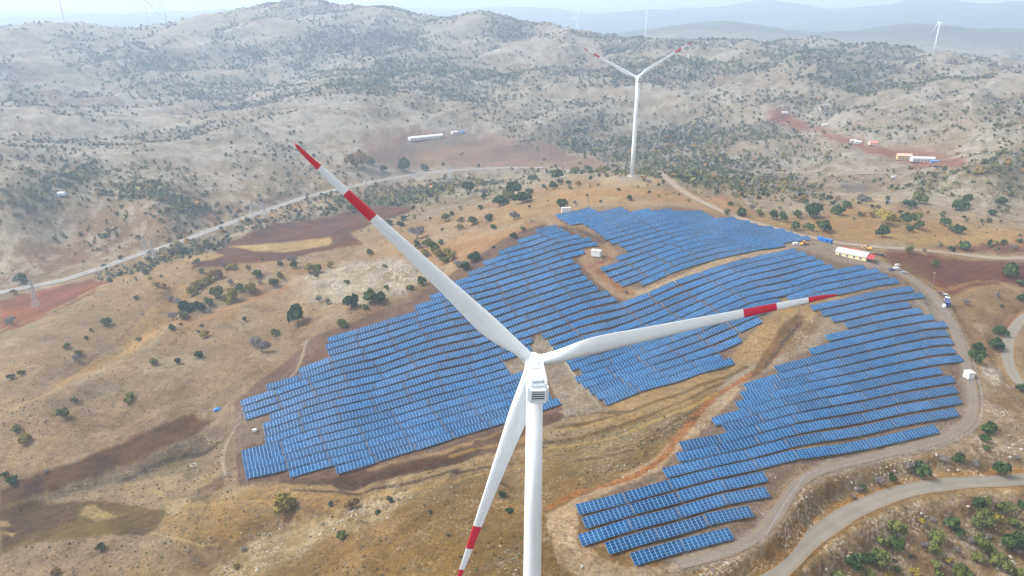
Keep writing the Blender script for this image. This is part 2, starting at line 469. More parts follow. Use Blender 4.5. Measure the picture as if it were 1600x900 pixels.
def carve(P, width, depth):
    """a hollow (or, with negative depth, a rib) along a line over the ground"""
    P = np.array(P, float); w3 = at(P[:, 0], P[:, 1])[:, :2]
    lo, hi = w3.min(0) - 3 * width, w3.max(0) + 3 * width
    s = (GX > lo[0]) & (GX < hi[0]) & (GY > lo[1]) & (GY < hi[1])
    x, y = GX[s], GY[s]
    d, t = seg_dist(x + width * 0.4 * fbm(x, y, width * 2, 3, 181), y + width * 0.4 * fbm(x, y, width * 2, 3, 182), w3)
    L = np.hypot(*np.diff(w3, axis=0).T).sum()
    k = np.exp(-(d / (width * 0.5)) ** 2) * sstep(0, 0.12 * L, t) * (1 - sstep(0.88 * L, L, t))
    GZ[s] -= depth * k * (1 - 0.9 * flat[s])
CARVES = [([(40,625),(110,588),(190,548),(245,500),(275,462),(300,440)], 24, 5.0), ([(0,804),(80,784),(160,756),(240,732),(310,706),(350,688)], 14, 4.0), ([(440,756),(560,755),(700,724),(800,702),(860,691)], 7, 2.2),
          ([(1185,582),(1215,545),(1235,515),(1255,495)], 12, 4.5), ([(850,656),(930,645),(1010,634)], 6, 1.8), ([(850,694),(930,680),(1010,651),(1100,612),(1150,590)], 7, 2.0), ([(250,520),(330,486),(400,458),(470,428)], 16, 3.5),
          ([(0,668),(80,632),(190,576),(270,520),(340,500),(420,470)], 26, -3.5), ([(480,455),(540,428),(600,420),(650,432)], 26, -4.0), ([(60,870),(170,842),(300,852),(400,838)], 16, -2.5), ([(280,890),(360,840),(480,795)], 16, 3.5),
          ([(560,770),(640,748),(720,745)], 12, -2.5), ([(600,840),(700,790),(790,760)], 18, -3.0), ([(660,900),(740,830),(800,790)], 16, 3.0), ([(120,690),(200,655),(300,615),(340,600)], 20, 2.5), ([(1480,506),(1510,560),(1526,600)], 8, 1.6)]
for c_ in CARVES: carve(*c_)

# ------------------------------------------------------------------ roads: centre lines, then the ground is graded to them
def spline(P, step):
    P = np.array(P, float)
    out = []
    n = len(P)
    for i in range(n - 1):
        p0, p1, p2, p3 = P[max(i - 1, 0)], P[i], P[i + 1], P[min(i + 2, n - 1)]
        k = max(2, int(np.hypot(*(p2 - p1)[:2]) / step))
        for j in range(k):
            t = j / k
            out.append(0.5 * ((2 * p1) + (-p0 + p2) * t + (2 * p0 - 5 * p1 + 4 * p2 - p3) * t * t + (-p0 + 3 * p1 - 3 * p2 + p3) * t ** 3))
    out.append(P[-1])
    return np.array(out)
ROADS = {  # name: (pixels along it, width, sheet height)
 'highway': ([(-60,478),(0,459),(60,446),(100,437),(150,421),(215,400),(300,370),(400,335),(480,308),(560,289),(640,274),(700,267),(780,263),(850,262)], 10.0),
 'asphalt_road': ([(1170,935),(1215,893),(1262,848),(1320,805),(1380,778),(1440,761),(1500,754),(1560,751),(1640,747),(1700,745)], 7.6),
 'asphalt_lane': ([(1640,632),(1610,612),(1588,592),(1576,566),(1574,540),(1584,514),(1604,493),(1640,475)], 6.0),
 'gravel_road': ([(1028,268),(1050,285),(1072,302),(1110,322),(1150,338),(1200,354),(1250,367),(1310,380),(1380,386),(1440,391),(1500,399),(1560,403),(1640,403)], 7.0),
 'service_road': ([(1330,397),(1362,405),(1395,421),(1428,438),(1458,462),(1484,504),(1504,552),(1517,598),(1520,642),(1504,670),(1462,689),(1380,711),(1300,729),(1248,750),(1224,788),(1196,829),(1150,856),(1060,882)], 4.6),
 'valley_road': ([(1200,270.5),(1260,270.5),(1330,271),(1400,271.5),(1470,271)], 8.0),
}
ROADW = {}
for nm, (pp, wd) in ROADS.items():
    pp = np.array(pp, float)
    w3 = at(pp[:, 0], pp[:, 1])
    c = spline(w3, 3.0)
    for _ in range(40):                                  # even gradient
        z = c[:, 2].copy(); z[1:-1] = (c[:-2, 2] + 2 * c[1:-1, 2] + c[2:, 2]) / 4; c[:, 2] = z
    for _ in range(6):
        z = c.copy(); z[1:-1] = (c[:-2] + 2 * c[1:-1] + c[2:]) / 4; c = z
    ROADW[nm] = (c, wd)
    lo, hi = c[:, :2].min(0) - 60, c[:, :2].max(0) + 60
    sel = (GX > lo[0]) & (GX < hi[0]) & (GY > lo[1]) & (GY < hi[1])
    x, y = GX[sel], GY[sel]
    sub = c[::2]
    d, s = seg_dist(x, y, sub[:, :2])
    cum = np.concatenate([[0], np.cumsum(np.hypot(*np.diff(sub[:, :2], axis=0).T))])
    zr = np.interp(s, cum, sub[:, 2])
    k = 1 - sstep(wd * 0.62, wd * 0.62 + (7 if wd < 9 else 14), d)
    GZ[sel] = GZ[sel] * (1 - k) + (zr - 0.05) * k

# near turbine: a level pad under the tower; far turbine the same
def pad(x0, y0, r0, r1, z=None):
    d = np.hypot(GX - x0, GY - y0)
    z = float(zat(x0, y0)) if z is None else z
    k = 1 - sstep(r0, r1, d)
    GZ[:] = GZ * (1 - k) + z * k
    return z

# ------------------------------------------------------------------ ground colours (what the soil itself is)
C = lambda *c: lin(c)
n1 = fbm(GX, GY, 90, 5, 31); n2 = fbm(GX, GY, 22, 4, 33); n3 = fbm(GX, GY, 260, 4, 35); n4 = fbm(GX, GY, 7, 3, 37)
k = np.clip(0.5 + 0.9 * n1 + 0.5 * n2, 0, 1)[..., None]
TINT = C(176, 150, 116) * (1 - k) + C(163, 145, 122) * k                      # dry grass on pale soil
streak = fbm(GX / 2.6 + GY * 0.1, GY, 11, 4, 39)
TINT = TINT * (1 + 0.22 * streak[..., None] + 0.10 * n4[..., None])
k = sstep(0.0, 0.5, n3 + 0.5 * n2)[..., None] * 0.6
TINT = TINT * (1 - k) + C(190, 155, 108) * k                                   # golden straw
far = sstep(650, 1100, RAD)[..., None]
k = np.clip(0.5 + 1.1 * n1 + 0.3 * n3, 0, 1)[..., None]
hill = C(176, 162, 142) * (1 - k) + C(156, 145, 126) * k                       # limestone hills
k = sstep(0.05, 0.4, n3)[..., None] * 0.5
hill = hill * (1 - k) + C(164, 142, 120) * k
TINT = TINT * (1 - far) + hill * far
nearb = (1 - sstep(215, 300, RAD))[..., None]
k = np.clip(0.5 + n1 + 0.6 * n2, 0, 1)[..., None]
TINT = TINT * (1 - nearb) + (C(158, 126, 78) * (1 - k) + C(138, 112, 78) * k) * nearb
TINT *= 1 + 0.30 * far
ROCK = np.zeros(GX.shape, np.float32) + 0.15 + 0.35 * sstep(0.1, 0.5, fbm(GX, GY, 120, 4, 41)) * sstep(500, 900, RAD)
VEG = np.zeros(GX.shape, np.float32)
BARE = flat.copy()                                                              # tilled or built ground, no shrubs
def paint(P, col, a=1.0, soft=0.03, ragged=0.04, col2=None, wave=40, rock=None, seed=3):
    global TINT
    m = mask(P, soft, ragged, seed) * a
    c = C(*col)
    if col2 is not None:
        k = np.clip(0.5 + 1.2 * fbm(GX, GY, wave, 4, seed + 70), 0, 1)[..., None]
        c = c * (1 - k) + C(*col2) * k
    m3 = m[..., None]
    TINT = TINT * (1 - m3) + c * m3
    if rock is not None: ROCK[:] = ROCK * (1 - m) + rock * m
    if rock is not None and rock < 0.06: BARE[:] = np.maximum(BARE, m)
def stroke(P, width, col, a=1.0, soft=0.4, ragged=0.5, seed=5, rock=None):
    """a band of ground of this width (metres) along a line"""
    global TINT
    P = np.array(P, float); w3 = spline(at(P[:, 0], P[:, 1]), 6.0)
    lo, hi = w3[:, :2].min(0) - width - 4, w3[:, :2].max(0) + width + 4
    sel = (GX > lo[0]) & (GX < hi[0]) & (GY > lo[1]) & (GY < hi[1])
    x, y = GX[sel], GY[sel]
    d, _ = seg_dist(x, y, w3[:, :2])
    d = d + ragged * width * 0.5 * fbm(x, y, max(3.0, width), 3, seed)
    m = (1 - sstep(width / 2 * (1 - soft), width / 2 * (1 + soft), d)) * a
    t = TINT[sel]; TINT[sel] = t * (1 - m[:, None]) + C(*col) * m[:, None]
    if rock is not None: q = ROCK[sel]; ROCK[sel] = q * (1 - m) + rock * m

# far fields and soils
paint([(0,95),(60,110),(75,125),(40,140),(0,140)], (150,125,125), 0.7)
paint([(60,150),(140,140),(185,150),(160,165),(80,165)], (160,130,120), 0.6)
paint([(560,215),(640,200),(760,205),(830,215),(900,240),(960,255),(960,268),(830,262),(700,262),(600,262),(570,240)], (174,144,122), 0.95, 0.08, 0.08, (160,132,114), 60, 0.0)
paint([(630,222),(700,214),(740,208),(745,214),(705,226),(650,235),(620,232)], (158,146,132), 0.9, 0.04)
paint([(590,212),(640,206),(740,203),(745,208),(630,222),(600,220)], (176,132,112), 0.7, 0.04)
paint([(800,222),(850,215),(900,250),(840,252)], (150,122,108), 0.8, 0.03)
paint([(1200,165),(1225,163),(1245,185),(1300,208),(1400,232),(1500,246),(1520,262),(1440,262),(1340,235),(1260,205),(1205,190)], (172,110,78), 0.95, 0.05, 0.06, (160,100,76), 40, 0.0)
paint([(1195,155),(1235,155),(1240,180),(1200,180)], (172,128,108), 0.7, 0.08)
paint([(1085,100),(1110,98),(1140,122),(1100,125)], (178,130,112), 0.7, 0.08)
paint([(1400,235),(1480,225),(1540,245),(1500,262),(1420,262)], (172,124,100), 0.6, 0.1)
paint([(1100,262),(1200,255),(1480,262),(1470,285),(1350,300),(1200,282)], (168,140,120), 0.7, 0.1, 0.06)
paint([(1300,285),(1350,282),(1362,296),(1320,300)], (120,108,112), 0.8, 0.04)
paint([(0,345),(120,335),(260,300),(330,300),(330,345),(200,385),(100,410),(0,430)], (172,128,100), 0.65, 0.12, 0.1, (160,118,96), 50)
paint([(290,345),(340,325),(440,310),(450,316),(380,332),(320,348)], (142,92,72), 0.95, 0.02)
paint([(0,432),(60,418),(150,390),(205,375),(200,382),(130,408),(60,428),(0,445)], (138,98,84), 0.8, 0.03)
paint([(0,448),(40,445),(60,440),(0,458)], (130,92,76), 0.9, 0.02)
paint([(0,468),(60,452),(150,436),(170,440),(150,455),(90,484),(40,508),(0,520)], (174,104,60), 0.95, 0.03, 0.04, (146,88,60), 30, 0.0)
paint([(560,300),(640,284),(700,284),(690,305),(600,312)], (206,168,112), 0.85, 0.04, 0.05)
paint([(380,335),(500,312),(560,305),(560,318),(440,345),(370,362)], (194,158,112), 0.7, 0.05, 0.05)
# dark ploughed field with its straw tongue
paint([(300,414),(335,398),(355,378),(420,352),(520,336),(600,320),(648,322),(640,332),(590,346),(545,365),(566,380),(545,386),(500,393),(440,407),(370,412),(300,420)],
      (104,72,48), 1.0, 0.018, 0.025, (124,84,56), 18, 0.0)
paint([(352,386),(420,380),(515,371),(520,378),(512,384),(450,394),(400,393)], (196,168,122), 1.0, 0.015, 0.02)
paint([(285,402),(320,394),(350,398),(330,406),(290,410)], (196,168,122), 0.9, 0.015, 0.02)
# golden gully and slopes on the left
paint([(100,590),(200,520),(245,470),(290,440),(300,455),(250,520),(190,560),(60,620)], (192, 158, 110), 0.9, 0.025, 0.03)
paint([(260,500),(340,482),(400,455),(460,425),(560,405),(555,415),(450,450),(360,495),(280,520)], (188,144,100), 0.7, 0.06, 0.06)
paint([(560,398),(660,345),(760,315),(880,285),(960,290),(1000,310),(860,335),(790,365),(660,440),(640,450),(600,420)], (198,168,126), 0.75, 0.08, 0.08, (184,148,110), 30)
paint([(640,450),(720,430),(800,370),(850,350),(800,345),(700,370),(640,420)], (186,144,106), 0.7, 0.06, 0.07)
paint([(470,435),(540,410),(620,405),(680,420),(640,455),(560,475),(490,470)], (190,182,168), 0.9, 0.08, 0.1, (170,160,146), 12, 0.9)
paint([(455,540),(500,515),(640,460),(690,440),(700,450),(640,480),(515,525),(470,560)], (140,116,96), 0.8, 0.04, 0.06, None, 20, 0.4)
paint([(440,520),(520,495),(600,480),(600,490),(520,515),(460,535)], (136,96,74), 0.8, 0.03, 0.05)
paint([(400,500),(600,470),(480,560),(380,600),(330,560)], (172,142,108), 0.5, 0.1, 0.1)
stroke([(98,592),(160,548),(200,518),(244,470),(268,452)], 2.2, (128,106,88), 0.7)
stroke([(62,622),(190,562),(250,524),(300,470),(330,452),(420,425),(540,398)], 2.0, (214,190,150), 0.6)
stroke([(0,648),(60,622),(190,564)], 3, (206,182,146), 0.5)
stroke([(0,516),(84,484),(162,445),(236,426),(300,414)], 4, (208,190,160), 0.6)
# strips of tilled soil in the gully, bottom left
paint([(0,764),(130,716),(230,672),(300,646),(334,655),(300,682),(240,712),(150,748),(60,777),(0,794)], (102,76,54), 1.0, 0.02, 0.02, (122,94,66), 14, 0.0)
paint([(0,794),(60,777),(150,748),(240,712),(330,665),(360,670),(330,700),(240,735),(140,768),(0,806)], (124,106,90), 0.95, 0.03, 0.04, (108,96,80), 12, 0.2)
stroke([(0,800),(70,784),(150,758),(230,735),(300,712),(345,690)], 3.0, (70,58,50), 0.8)
paint([(0,790),(60,783),(125,784),(160,783),(262,796),(235,834),(170,837),(60,848),(0,862)], (128,112,40), 0.95, 0.02, 0.03, (112,92,46), 20, 0.0)
paint([(0,790),(60,783),(125,784),(120,815),(60,830),(0,862)], (100,78,52), 0.9, 0.06, 0.04)
paint([(125,805),(135,792),(150,790),(160,800),(185,808),(150,815)], (186,164,122), 0.95, 0.015, 0.02)
paint([(0,815),(14,810),(16,818),(0,824)], (190,166,120), 0.9, 0.015)
paint([(0,832),(22,830),(20,836),(0,838)], (190,166,120), 0.9, 0.015)
paint([(260,795),(330,780),(470,765),(560,780),(480,830),(300,850),(240,835)], (176,140,86), 0.6, 0.08, 0.08)
paint([(280,890),(330,860),(480,790),(520,800),(420,860),(330,905)], (116,88,56), 0.6, 0.07, 0.06)
stroke([(235,832),(290,846),(340,851)], 1.0, (206,186,146), 0.7)
stroke([(240,768),(300,790),(420,785),(470,765)], 1.6, (196,166,116), 0.6)
paint([(330,905),(380,850),(460,810),(540,800),(600,770),(640,745),(650,775),(580,820),(480,860),(420,905)], (188,168,132), 0.55, 0.08, 0.1, None, 20, 0.95)
paint([(330,655),(375,640),(380,700),(360,760),(345,745),(350,700)], (146,128,112), 0.7, 0.04, 0.05)
paint([(285,780),(330,755),(345,745),(350,760),(320,782)], (110,84,56), 0.8, 0.03)
paint([(220,745),(300,715),(345,715),(300,745)], (120,116,92), 0.6, 0.05, 0.05)
# olive rise behind the tower
paint([(560,900),(620,800),(720,740),(800,720),(900,690),(1050,640),(1160,585),(1200,565),(1080,660),(1000,730),(870,770),(840,905)], (146,116,66), 0.75, 0.06, 0.06, (130,108,72), 26, 0.25)
paint([(860,690),(1000,660),(1100,620),(1060,670),(980,725),(880,750)], (150,130,92), 0.7, 0.06, 0.08, (134,118,84), 14, 0.3)
paint([(640,770),(720,760),(800,770),(800,900),(640,900)], (140,110,58), 0.5, 0.1, 0.08)
# soil below the left block
paint([(515,748),(700,708),(870,640),(882,652),(720,722),(600,752),(530,768)], (112,84,62), 1.0, 0.02, 0.03, (100,72,54), 10, 0.1)
stroke([(440,752),(560,752),(700,722),(800,700),(860,690)], 3.5, (96,72,48), 0.85)
stroke([(460,766),(600,762),(720,738),(800,725)], 2.0, (84,62,42), 0.8)
stroke([(850,655),(930,645),(1000,640)], 2.4, (100,80,40), 0.8)
stroke([(850,692),(900,686),(960,668),(1010,650),(1060,630),(1120,602),(1150,590)], 2.2, (104,80,36), 0.7)
stroke([(860,672),(930,662),(990,645),(1060,615),(1140,585)], 1.8, (188,156,96), 0.6)
stroke([(945,705),(1000,690),(1060,655),(1110,625)], 2.6, (110,88,48), 0.7)
# ground under the panels
paint([(366,628),(500,520),(640,470),(800,366),(865,345),(960,375),(940,440),(985,468),(850,530),(800,570),(860,600),(880,640),(700,702),(520,745),(372,758)], (132,106,92), 0.95, 0.02, 0.02, (118,94,84), 12, 0.1)
paint([(366,640),(380,630),(420,650),(410,695),(372,705)], (148,132,120), 0.9, 0.03)
paint([(950,376),(1000,330),(1060,322),(1270,368),(1240,392),(1000,452),(940,440)], (140,114,98), 0.95, 0.02, 0.02, (150,128,112), 12, 0.1)
paint([(985,465),(1250,385),(1400,430),(1230,465),(1215,480),(1130,570),(945,636),(890,590),(850,535)], (134,112,98), 0.95, 0.02, 0.02, (146,126,112), 12, 0.1)
paint([(1000,860),(905,800),(1060,690),(1150,600),(1290,480),(1400,430),(1450,460),(1495,520),(1525,590),(1525,660),(1470,690),(1250,745),(1205,800),(1185,835),(1060,885)], (150,132,120), 0.95, 0.02, 0.02, (138,118,104), 14, 0.2)
# clearings, yards and service tracks
paint([(862,325),(900,318),(1050,318),(1150,330),(1150,336),(1060,322),(920,322),(868,345),(930,378),(965,395),(945,425),(990,452),(1000,462),(968,470),(930,440),(905,405),(940,385),(890,355),(850,352)], (196,168,140), 0.9, 0.02, 0.03, (184,152,122), 10, 0.2)
paint([(905,392),(950,380),(965,395),(950,410),(935,430),(918,425)], (186,152,124), 0.9, 0.02)
stroke([(915,418),(940,410),(955,402)], 3, (172,112,72), 0.8); stroke([(935,425),(960,445),(985,458)], 7, (176,124,78), 0.8)
stroke([(1000,458),(1060,436),(1110,414),(1170,398),(1225,390)], 7.0, (196,176,152), 0.95, 0.25)
stroke([(1010,463),(1070,441),(1120,419),(1160,408)], 3.0, (150,96,54), 0.8)
paint([(1215,394),(1235,380),(1268,366),(1300,376),(1330,392),(1370,405),(1420,425),(1392,430),(1345,414),(1300,404),(1262,392),(1240,386)], (176,162,150), 1.0, 0.02, 0.03, (166,152,142), 12, 0.1)
stroke([(1380,412),(1420,432),(1458,460),(1488,510),(1508,560),(1520,600),(1523,645),(1505,672),(1460,690),(1380,712),(1300,730),(1245,752),(1222,790),(1195,832),(1150,858),(1060,884)], 8.5, (164,154,146), 0.95, 0.2)
paint([(1430,440),(1465,465),(1490,500),(1480,510),(1445,485),(1415,455)], (172,160,150), 0.9, 0.02)
stroke([(1210,795),(1240,750),(1262,735)], 5, (158,128,96), 0.6)
paint([(838,520),(850,524),(880,552),(905,590),(940,634),(950,640),(880,652),(876,630),(855,600),(800,590),(785,570),(830,548)], (172,160,148), 1.0, 0.02, 0.03, (156,142,128), 8, 0.3)
stroke([(880,560),(905,595),(940,638)], 1.2, (200,190,176), 0.8)
paint([(1140,585),(1210,555),(1270,520),(1300,490),(1330,505),(1270,545),(1210,575),(1150,605),(1110,655),(1060,700),(1040,715),(1090,650)], (172,158,144), 0.95, 0.02, 0.03, None, 10, 0.2)
paint([(852,806),(900,778),(960,752),(1030,712),(1100,640),(1150,598),(1160,605),(1110,660),(1060,705),(1030,735),(905,790),(900,850),(980,885),(1060,890),(1000,905),(920,905),(870,880)], (200,176,152), 0.95, 0.02, 0.04, (188,160,134), 9, 0.3)
stroke([(856,795),(885,778),(930,763),(990,745),(1030,720),(1055,690),(1075,665),(1110,625),(1150,600),(1180,580)], 3.6, (176,120,70), 0.95, 0.3, 0.8)
stroke([(1180,580),(1215,555),(1235,535),(1262,508)], 3.0, (168,120,74), 0.8, 0.3, 0.8)
paint([(1170,592),(1185,565),(1210,525),(1245,490),(1262,495),(1240,530),(1210,560),(1185,585)], (140,106,66), 0.95, 0.03, 0.04, (122,90,56), 8, 0.1)
paint([(1225,545),(1245,515),(1270,500),(1278,512),(1255,535),(1232,555)], (146,120,84), 0.9, 0.03, 0.04, None, 8, 0.4)
stroke([(1195,575),(1220,540),(1250,505)], 2.4, (92,66,40), 0.8)
stroke([(900,880),(960,893),(1010,898),(1060,888)], 5, (176,158,140), 0.6)
# right: red soil, straw, slopes, cut banks
paint([(1372,396),(1420,394),(1500,404),(1600,411),(1660,412),(1660,450),(1600,448),(1540,442),(1490,462),(1450,440),(1405,418)], (134,82,50), 1.0, 0.03, 0.03, (116,68,42), 16, 0.0)
paint([(1370,398),(1395,402),(1440,425),(1470,455),(1430,432),(1390,410)], (136,104,62), 0.8, 0.03)
paint([(1465,388),(1510,380),(1560,378),(1660,376),(1660,398),(1600,398),(1540,397)], (132,78,52), 0.95, 0.02, 0.03)
paint([(1120,315),(1180,335),(1260,355),(1330,325),(1420,338),(1500,355),(1600,365),(1660,368),(1660,376),(1560,378),(1510,381),(1460,384),(1380,378),(1290,370),(1200,348)], (202,170,116), 0.85, 0.05, 0.06, (190,152,104), 24, 0.05)
paint([(1330,310),(1380,310),(1400,325),(1350,330)], (206,178,120), 0.8, 0.06)
paint([(1140,305),(1230,300),(1320,315),(1270,335),(1200,335)], (176,164,148), 0.7, 0.08, 0.1, None, 16, 0.8)
paint([(1440,290),(1520,275),(1600,285),(1600,350),(1500,330),(1430,310)], (178,168,154), 0.65, 0.1, 0.12, (164,150,134), 16, 0.8)
paint([(1095,310),(1130,305),(1145,316),(1110,318)], (186,126,76), 0.85, 0.03)
paint([(1480,470),(1560,450),(1600,455),(1600,490),(1570,520),(1560,560),(1520,570),(1500,510)], (168,134,92), 0.75, 0.05, 0.05, (152,122,88), 16, 0.2)
paint([(1535,575),(1560,580),(1562,610),(1545,605)], (196,192,186), 0.9, 0.04, 0.06, None, 6, 1.0)
paint([(1530,600),(1600,600),(1660,620),(1660,735),(1540,742),(1440,755),(1380,770),(1300,815),(1240,870),(1200,900),(1060,905),(1200,850),(1250,762),(1480,700),(1535,665)], (156,130,92), 0.8, 0.05, 0.05, (176,158,126), 12, 0.85)
stroke([(1180,900),(1240,848),(1300,800),(1370,762),(1430,745),(1500,740),(1570,737),(1650,732)], 4.2, (190,144,76), 0.9, 0.3, 0.9, 5, 0.9)
stroke([(1200,870),(1250,800),(1300,765),(1400,738),(1480,712),(1530,690)], 3.0, (142,112,62), 0.6, 0.4)
paint([(1260,905),(1300,860),(1350,828),(1420,798),(1500,780),(1600,772),(1660,770),(1660,940),(1260,940)], (182,152,108), 0.85, 0.04, 0.05, (164,140,104), 10, 0.85)
stroke([(1262,900),(1300,856),(1350,826),(1420,797),(1500,779),(1600,772)], 3.2, (200,172,134), 0.9, 0.3, 0.8, 5, 0.8)
stroke([(1480,506),(1500,545),(1524,590)], 3.0, (150,112,66), 0.7)
stroke([(1600,478),(1580,500),(1568,530)], 2.6, (156,104,58), 0.9, 0.3, 0.8)
stroke([(1440,432),(1470,452),(1530,440),(1600,448)], 4, (188,150,104), 0.5)
# pad of the far turbine
paint([(930,275),(990,266),(1040,270),(1055,285),(1000,292),(940,290)], (206,182,146), 0.85, 0.03, 0.04)
paint([(955,277),(1010,273),(1020,284),(970,288)], (190,182,170), 0.8, 0.03)
stroke([(850,335),(900,322),(960,312),(1040,300)], 3, (206,176,136), 0.5)
paint([(870,300),(960,292),(1050,296),(1140,316),(1150,330),(1060,317),(930,316),(860,332)], (200,160,114), 0.8, 0.05, 0.05)
# greener, shrubby ground
for P, a in (([(0,290),(100,270),(240,265),(330,290),(380,330),(250,345),(120,375),(0,400)], 0.5), ([(540,60),(700,50),(900,130),(1000,170),(900,215),(760,190),(640,170),(520,140)], 0.30),
             ([(1030,252),(1100,252),(1200,270),(1270,300),(1200,302),(1080,292)], 0.7), ([(1400,285),(1480,258),(1600,252),(1660,255),(1660,290),(1560,300),(1500,285),(1420,300)], 0.7),
             ([(1200,120),(1400,95),(1600,140),(1600,200),(1400,190),(1240,160)], 0.3)):
    m = mask(P, 0.12, 0.15) * a * np.clip(0.55 + 1.2 * n1, 0, 1)
    TINT = TINT * (1 - m[..., None]) + C(128, 120, 92) * m[..., None]
    VEG[:] = np.maximum(VEG, mask(P, 0.12, 0.15))
# where shrubs grow on the hills: their density, the undergrowth between them and the bare limestone ribs
ROADMASK = np.zeros(GX.shape, np.float32)
for nm, (c, wd) in ROADW.items():
    lo, hi = c[:, :2].min(0) - 20, c[:, :2].max(0) + 20
    sel = (GX > lo[0]) & (GX < hi[0]) & (GY > lo[1]) & (GY < hi[1])
    d, _ = seg_dist(GX[sel], GY[sel], c[::3, :2]); ROADMASK[sel] = np.maximum(ROADMASK[sel], 1 - sstep(wd * 0.6, wd * 0.6 + 4, d))
STRIPE = [([(480,40),(620,30),(760,100),(860,150),(960,180),(900,215),(780,195),(700,165),(600,175),(520,130),(440,120)], 0.9), ([(1190,110),(1400,92),(1600,130),(1600,215),(1480,215),(1400,185),(1290,180),(1210,140)], 0.6),
          ([(0,300),(90,268),(240,262),(330,290),(390,325),(260,345),(130,372),(0,395)], 2.4), ([(1030,250),(1100,250),(1200,268),(1280,300),(1210,304),(1080,294)], 2.2), ([(1395,290),(1470,258),(1600,250),(1700,252),(1700,292),(1560,302),(1500,287),(1430,302)], 2.2),
          ([(950,110),(1080,85),(1180,200),(1100,220),(960,200)], 0.5), ([(260,170),(440,150),(540,140),(420,190),(300,225)], 0.4), ([(380,180),(560,200),(560,240),(460,260),(380,240)], 0.4), ([(720,180),(960,180),(1000,225),(860,225)], 0.8)]
DENS = np.full(GX.shape, 0.80, np.float32)
for P, a in STRIPE: DENS[:] = DENS + a * mask(P, 0.15, 0.2)
DENS *= np.clip(-0.15 + 2.6 * (0.5 + 0.8 * fbm(GX, GY, 150, 5, 91)) ** 2 + 1.0 * fbm(GX, GY, 45, 3, 92), 0.02, 3)
DENS *= np.clip(0.95 - 1.5 * SPUR, 0.25, 2.2)                               # the hollows hold the shrubs, the spurs are bare
for i_, fl in ((2, 0.75), (3, 0.9), (4, 0.9), (0, 0.45)):
    DENS[:] = np.maximum(DENS, fl * mask(STRIPE[i_][0], 0.2, 0.25) * np.clip(0.75 + 1.1 * fbm(GX, GY, 40, 3, 94), 0.1, 1.5))
DENS *= (1 - BARE) * (1 - ROADMASK) * sstep(560, 720, RAD) * (1 - sstep(2600, 3000, RAD))
rib = fbm(GX * 0.8 + GY * 0.2, GY * 1.6, 60, 5, 141); rib2 = fbm(GX, GY * 1.5, 15, 4, 143)
k = (sstep(0.02, 0.42, rib + 0.55 * rib2 + 0.5 * SPUR) * sstep(620, 850, RAD) * (1 - BARE) * (1 - sstep(2600, 3400, RAD)) * 0.75)[..., None]
TINT = TINT * (1 - k) + C(216, 209, 199) * k
k = (np.clip(DENS * 0.38 + 0.10 * sstep(-0.1, 0.3, rib2) * sstep(650, 900, RAD), 0, 0.75) * (1 - BARE))[..., None]
TINT = TINT * (1 - k) + C(132, 122, 92) * k
k = sstep(2700, 3600, RAD)[..., None] * 0.85                                   # the far ranges are wooded
TINT = TINT * (1 - k) + C(96, 100, 84) * k
stroke([(870,668),(950,652),(1030,626),(1100,600),(1165,574)], 3.4, (112,84,38), 0.75)
stroke([(860,700),(930,690),(1000,668),(1070,640),(1120,614)], 2.6, (196,164,102), 0.7)
stroke([(900,720),(980,705),(1040,678),(1090,650)], 2.6, (104,82,44), 0.7)
stroke([(705,712),(800,690),(850,675)], 2.4, (186,150,92), 0.6); stroke([(470,775),(600,772),(700,752),(790,735),(850,720)], 2.0, (190,158,100), 0.6)
stroke([(352,742),(347,715),(355,690),(373,662)], 1.6, (196,188,174), 0.8); stroke([(440,606),(462,580),(472,558),(479,532)], 1.8, (190,178,160), 0.8)
stroke([(395,640),(430,612),(462,588)], 2.2, (186,168,146), 0.6)
# knobbly pale rock, with dry grass between
_k1 = fbm(GX, GY, 8, 4, 171); _k2 = fbm(GX, GY, 26, 3, 172)
k = (sstep(0.12, 0.34, _k1 + 0.4 * _k2) * sstep(600, 800, RAD) * (1 - sstep(1700, 2400, RAD)) * (1 - BARE) * 0.5)[..., None]
TINT = TINT * (1 - k) + C(214, 209, 201) * k
k = (sstep(0.12, 0.34, -_k1 + 0.4 * _k2) * sstep(600, 800, RAD) * (1 - sstep(1700, 2400, RAD)) * (1 - BARE) * 0.45)[..., None]
TINT = TINT * (1 - k) + C(126, 116, 92) * k
k = (sstep(0.16, 0.40, fbm(GX, GY, 30, 5, 173) + 0.35 * SPUR) * (1 - sstep(560, 700, RAD)) * sstep(250, 330, RAD) * (1 - BARE) * 0.5)[..., None]
TINT = TINT * (1 - k) + C(198, 184, 162) * k
_fw = np.sin((GX * 0.55 - GY * 0.83) * 2 * np.pi / 5.5 + 3 * fbm(GX, GY, 60, 2, 161))
for P in ([(300,414),(335,398),(355,378),(420,352),(520,336),(600,320),(648,322),(640,332),(590,346),(545,365),(566,380),(545,386),(500,393),(440,407),(370,412),(300,420)],
          [(0,764),(130,716),(230,672),(300,646),(334,655),(300,682),(240,712),(150,748),(60,777),(0,794)], [(1372,396),(1420,394),(1500,404),(1600,411),(1660,412),(1660,450),(1600,448),(1540,442),(1490,462),(1450,440),(1405,418)],
          [(800,222),(850,215),(900,250),(840,252)], [(0,468),(60,452),(150,436),(170,440),(150,455),(90,484),(40,508),(0,520)], [(0,790),(60,783),(125,784),(160,783),(262,796),(235,834),(170,837),(60,848),(0,862)]):
    m = mask(P, 0.02, 0.02)
    TINT *= (1 + m * (0.10 * _fw + 0.22 * fbm(GX, GY, 9, 4, 162)))[..., None]
_sc = fbm(GX, GY, 5.0, 4, 151); _sc2 = fbm(GX, GY, 22, 3, 152)
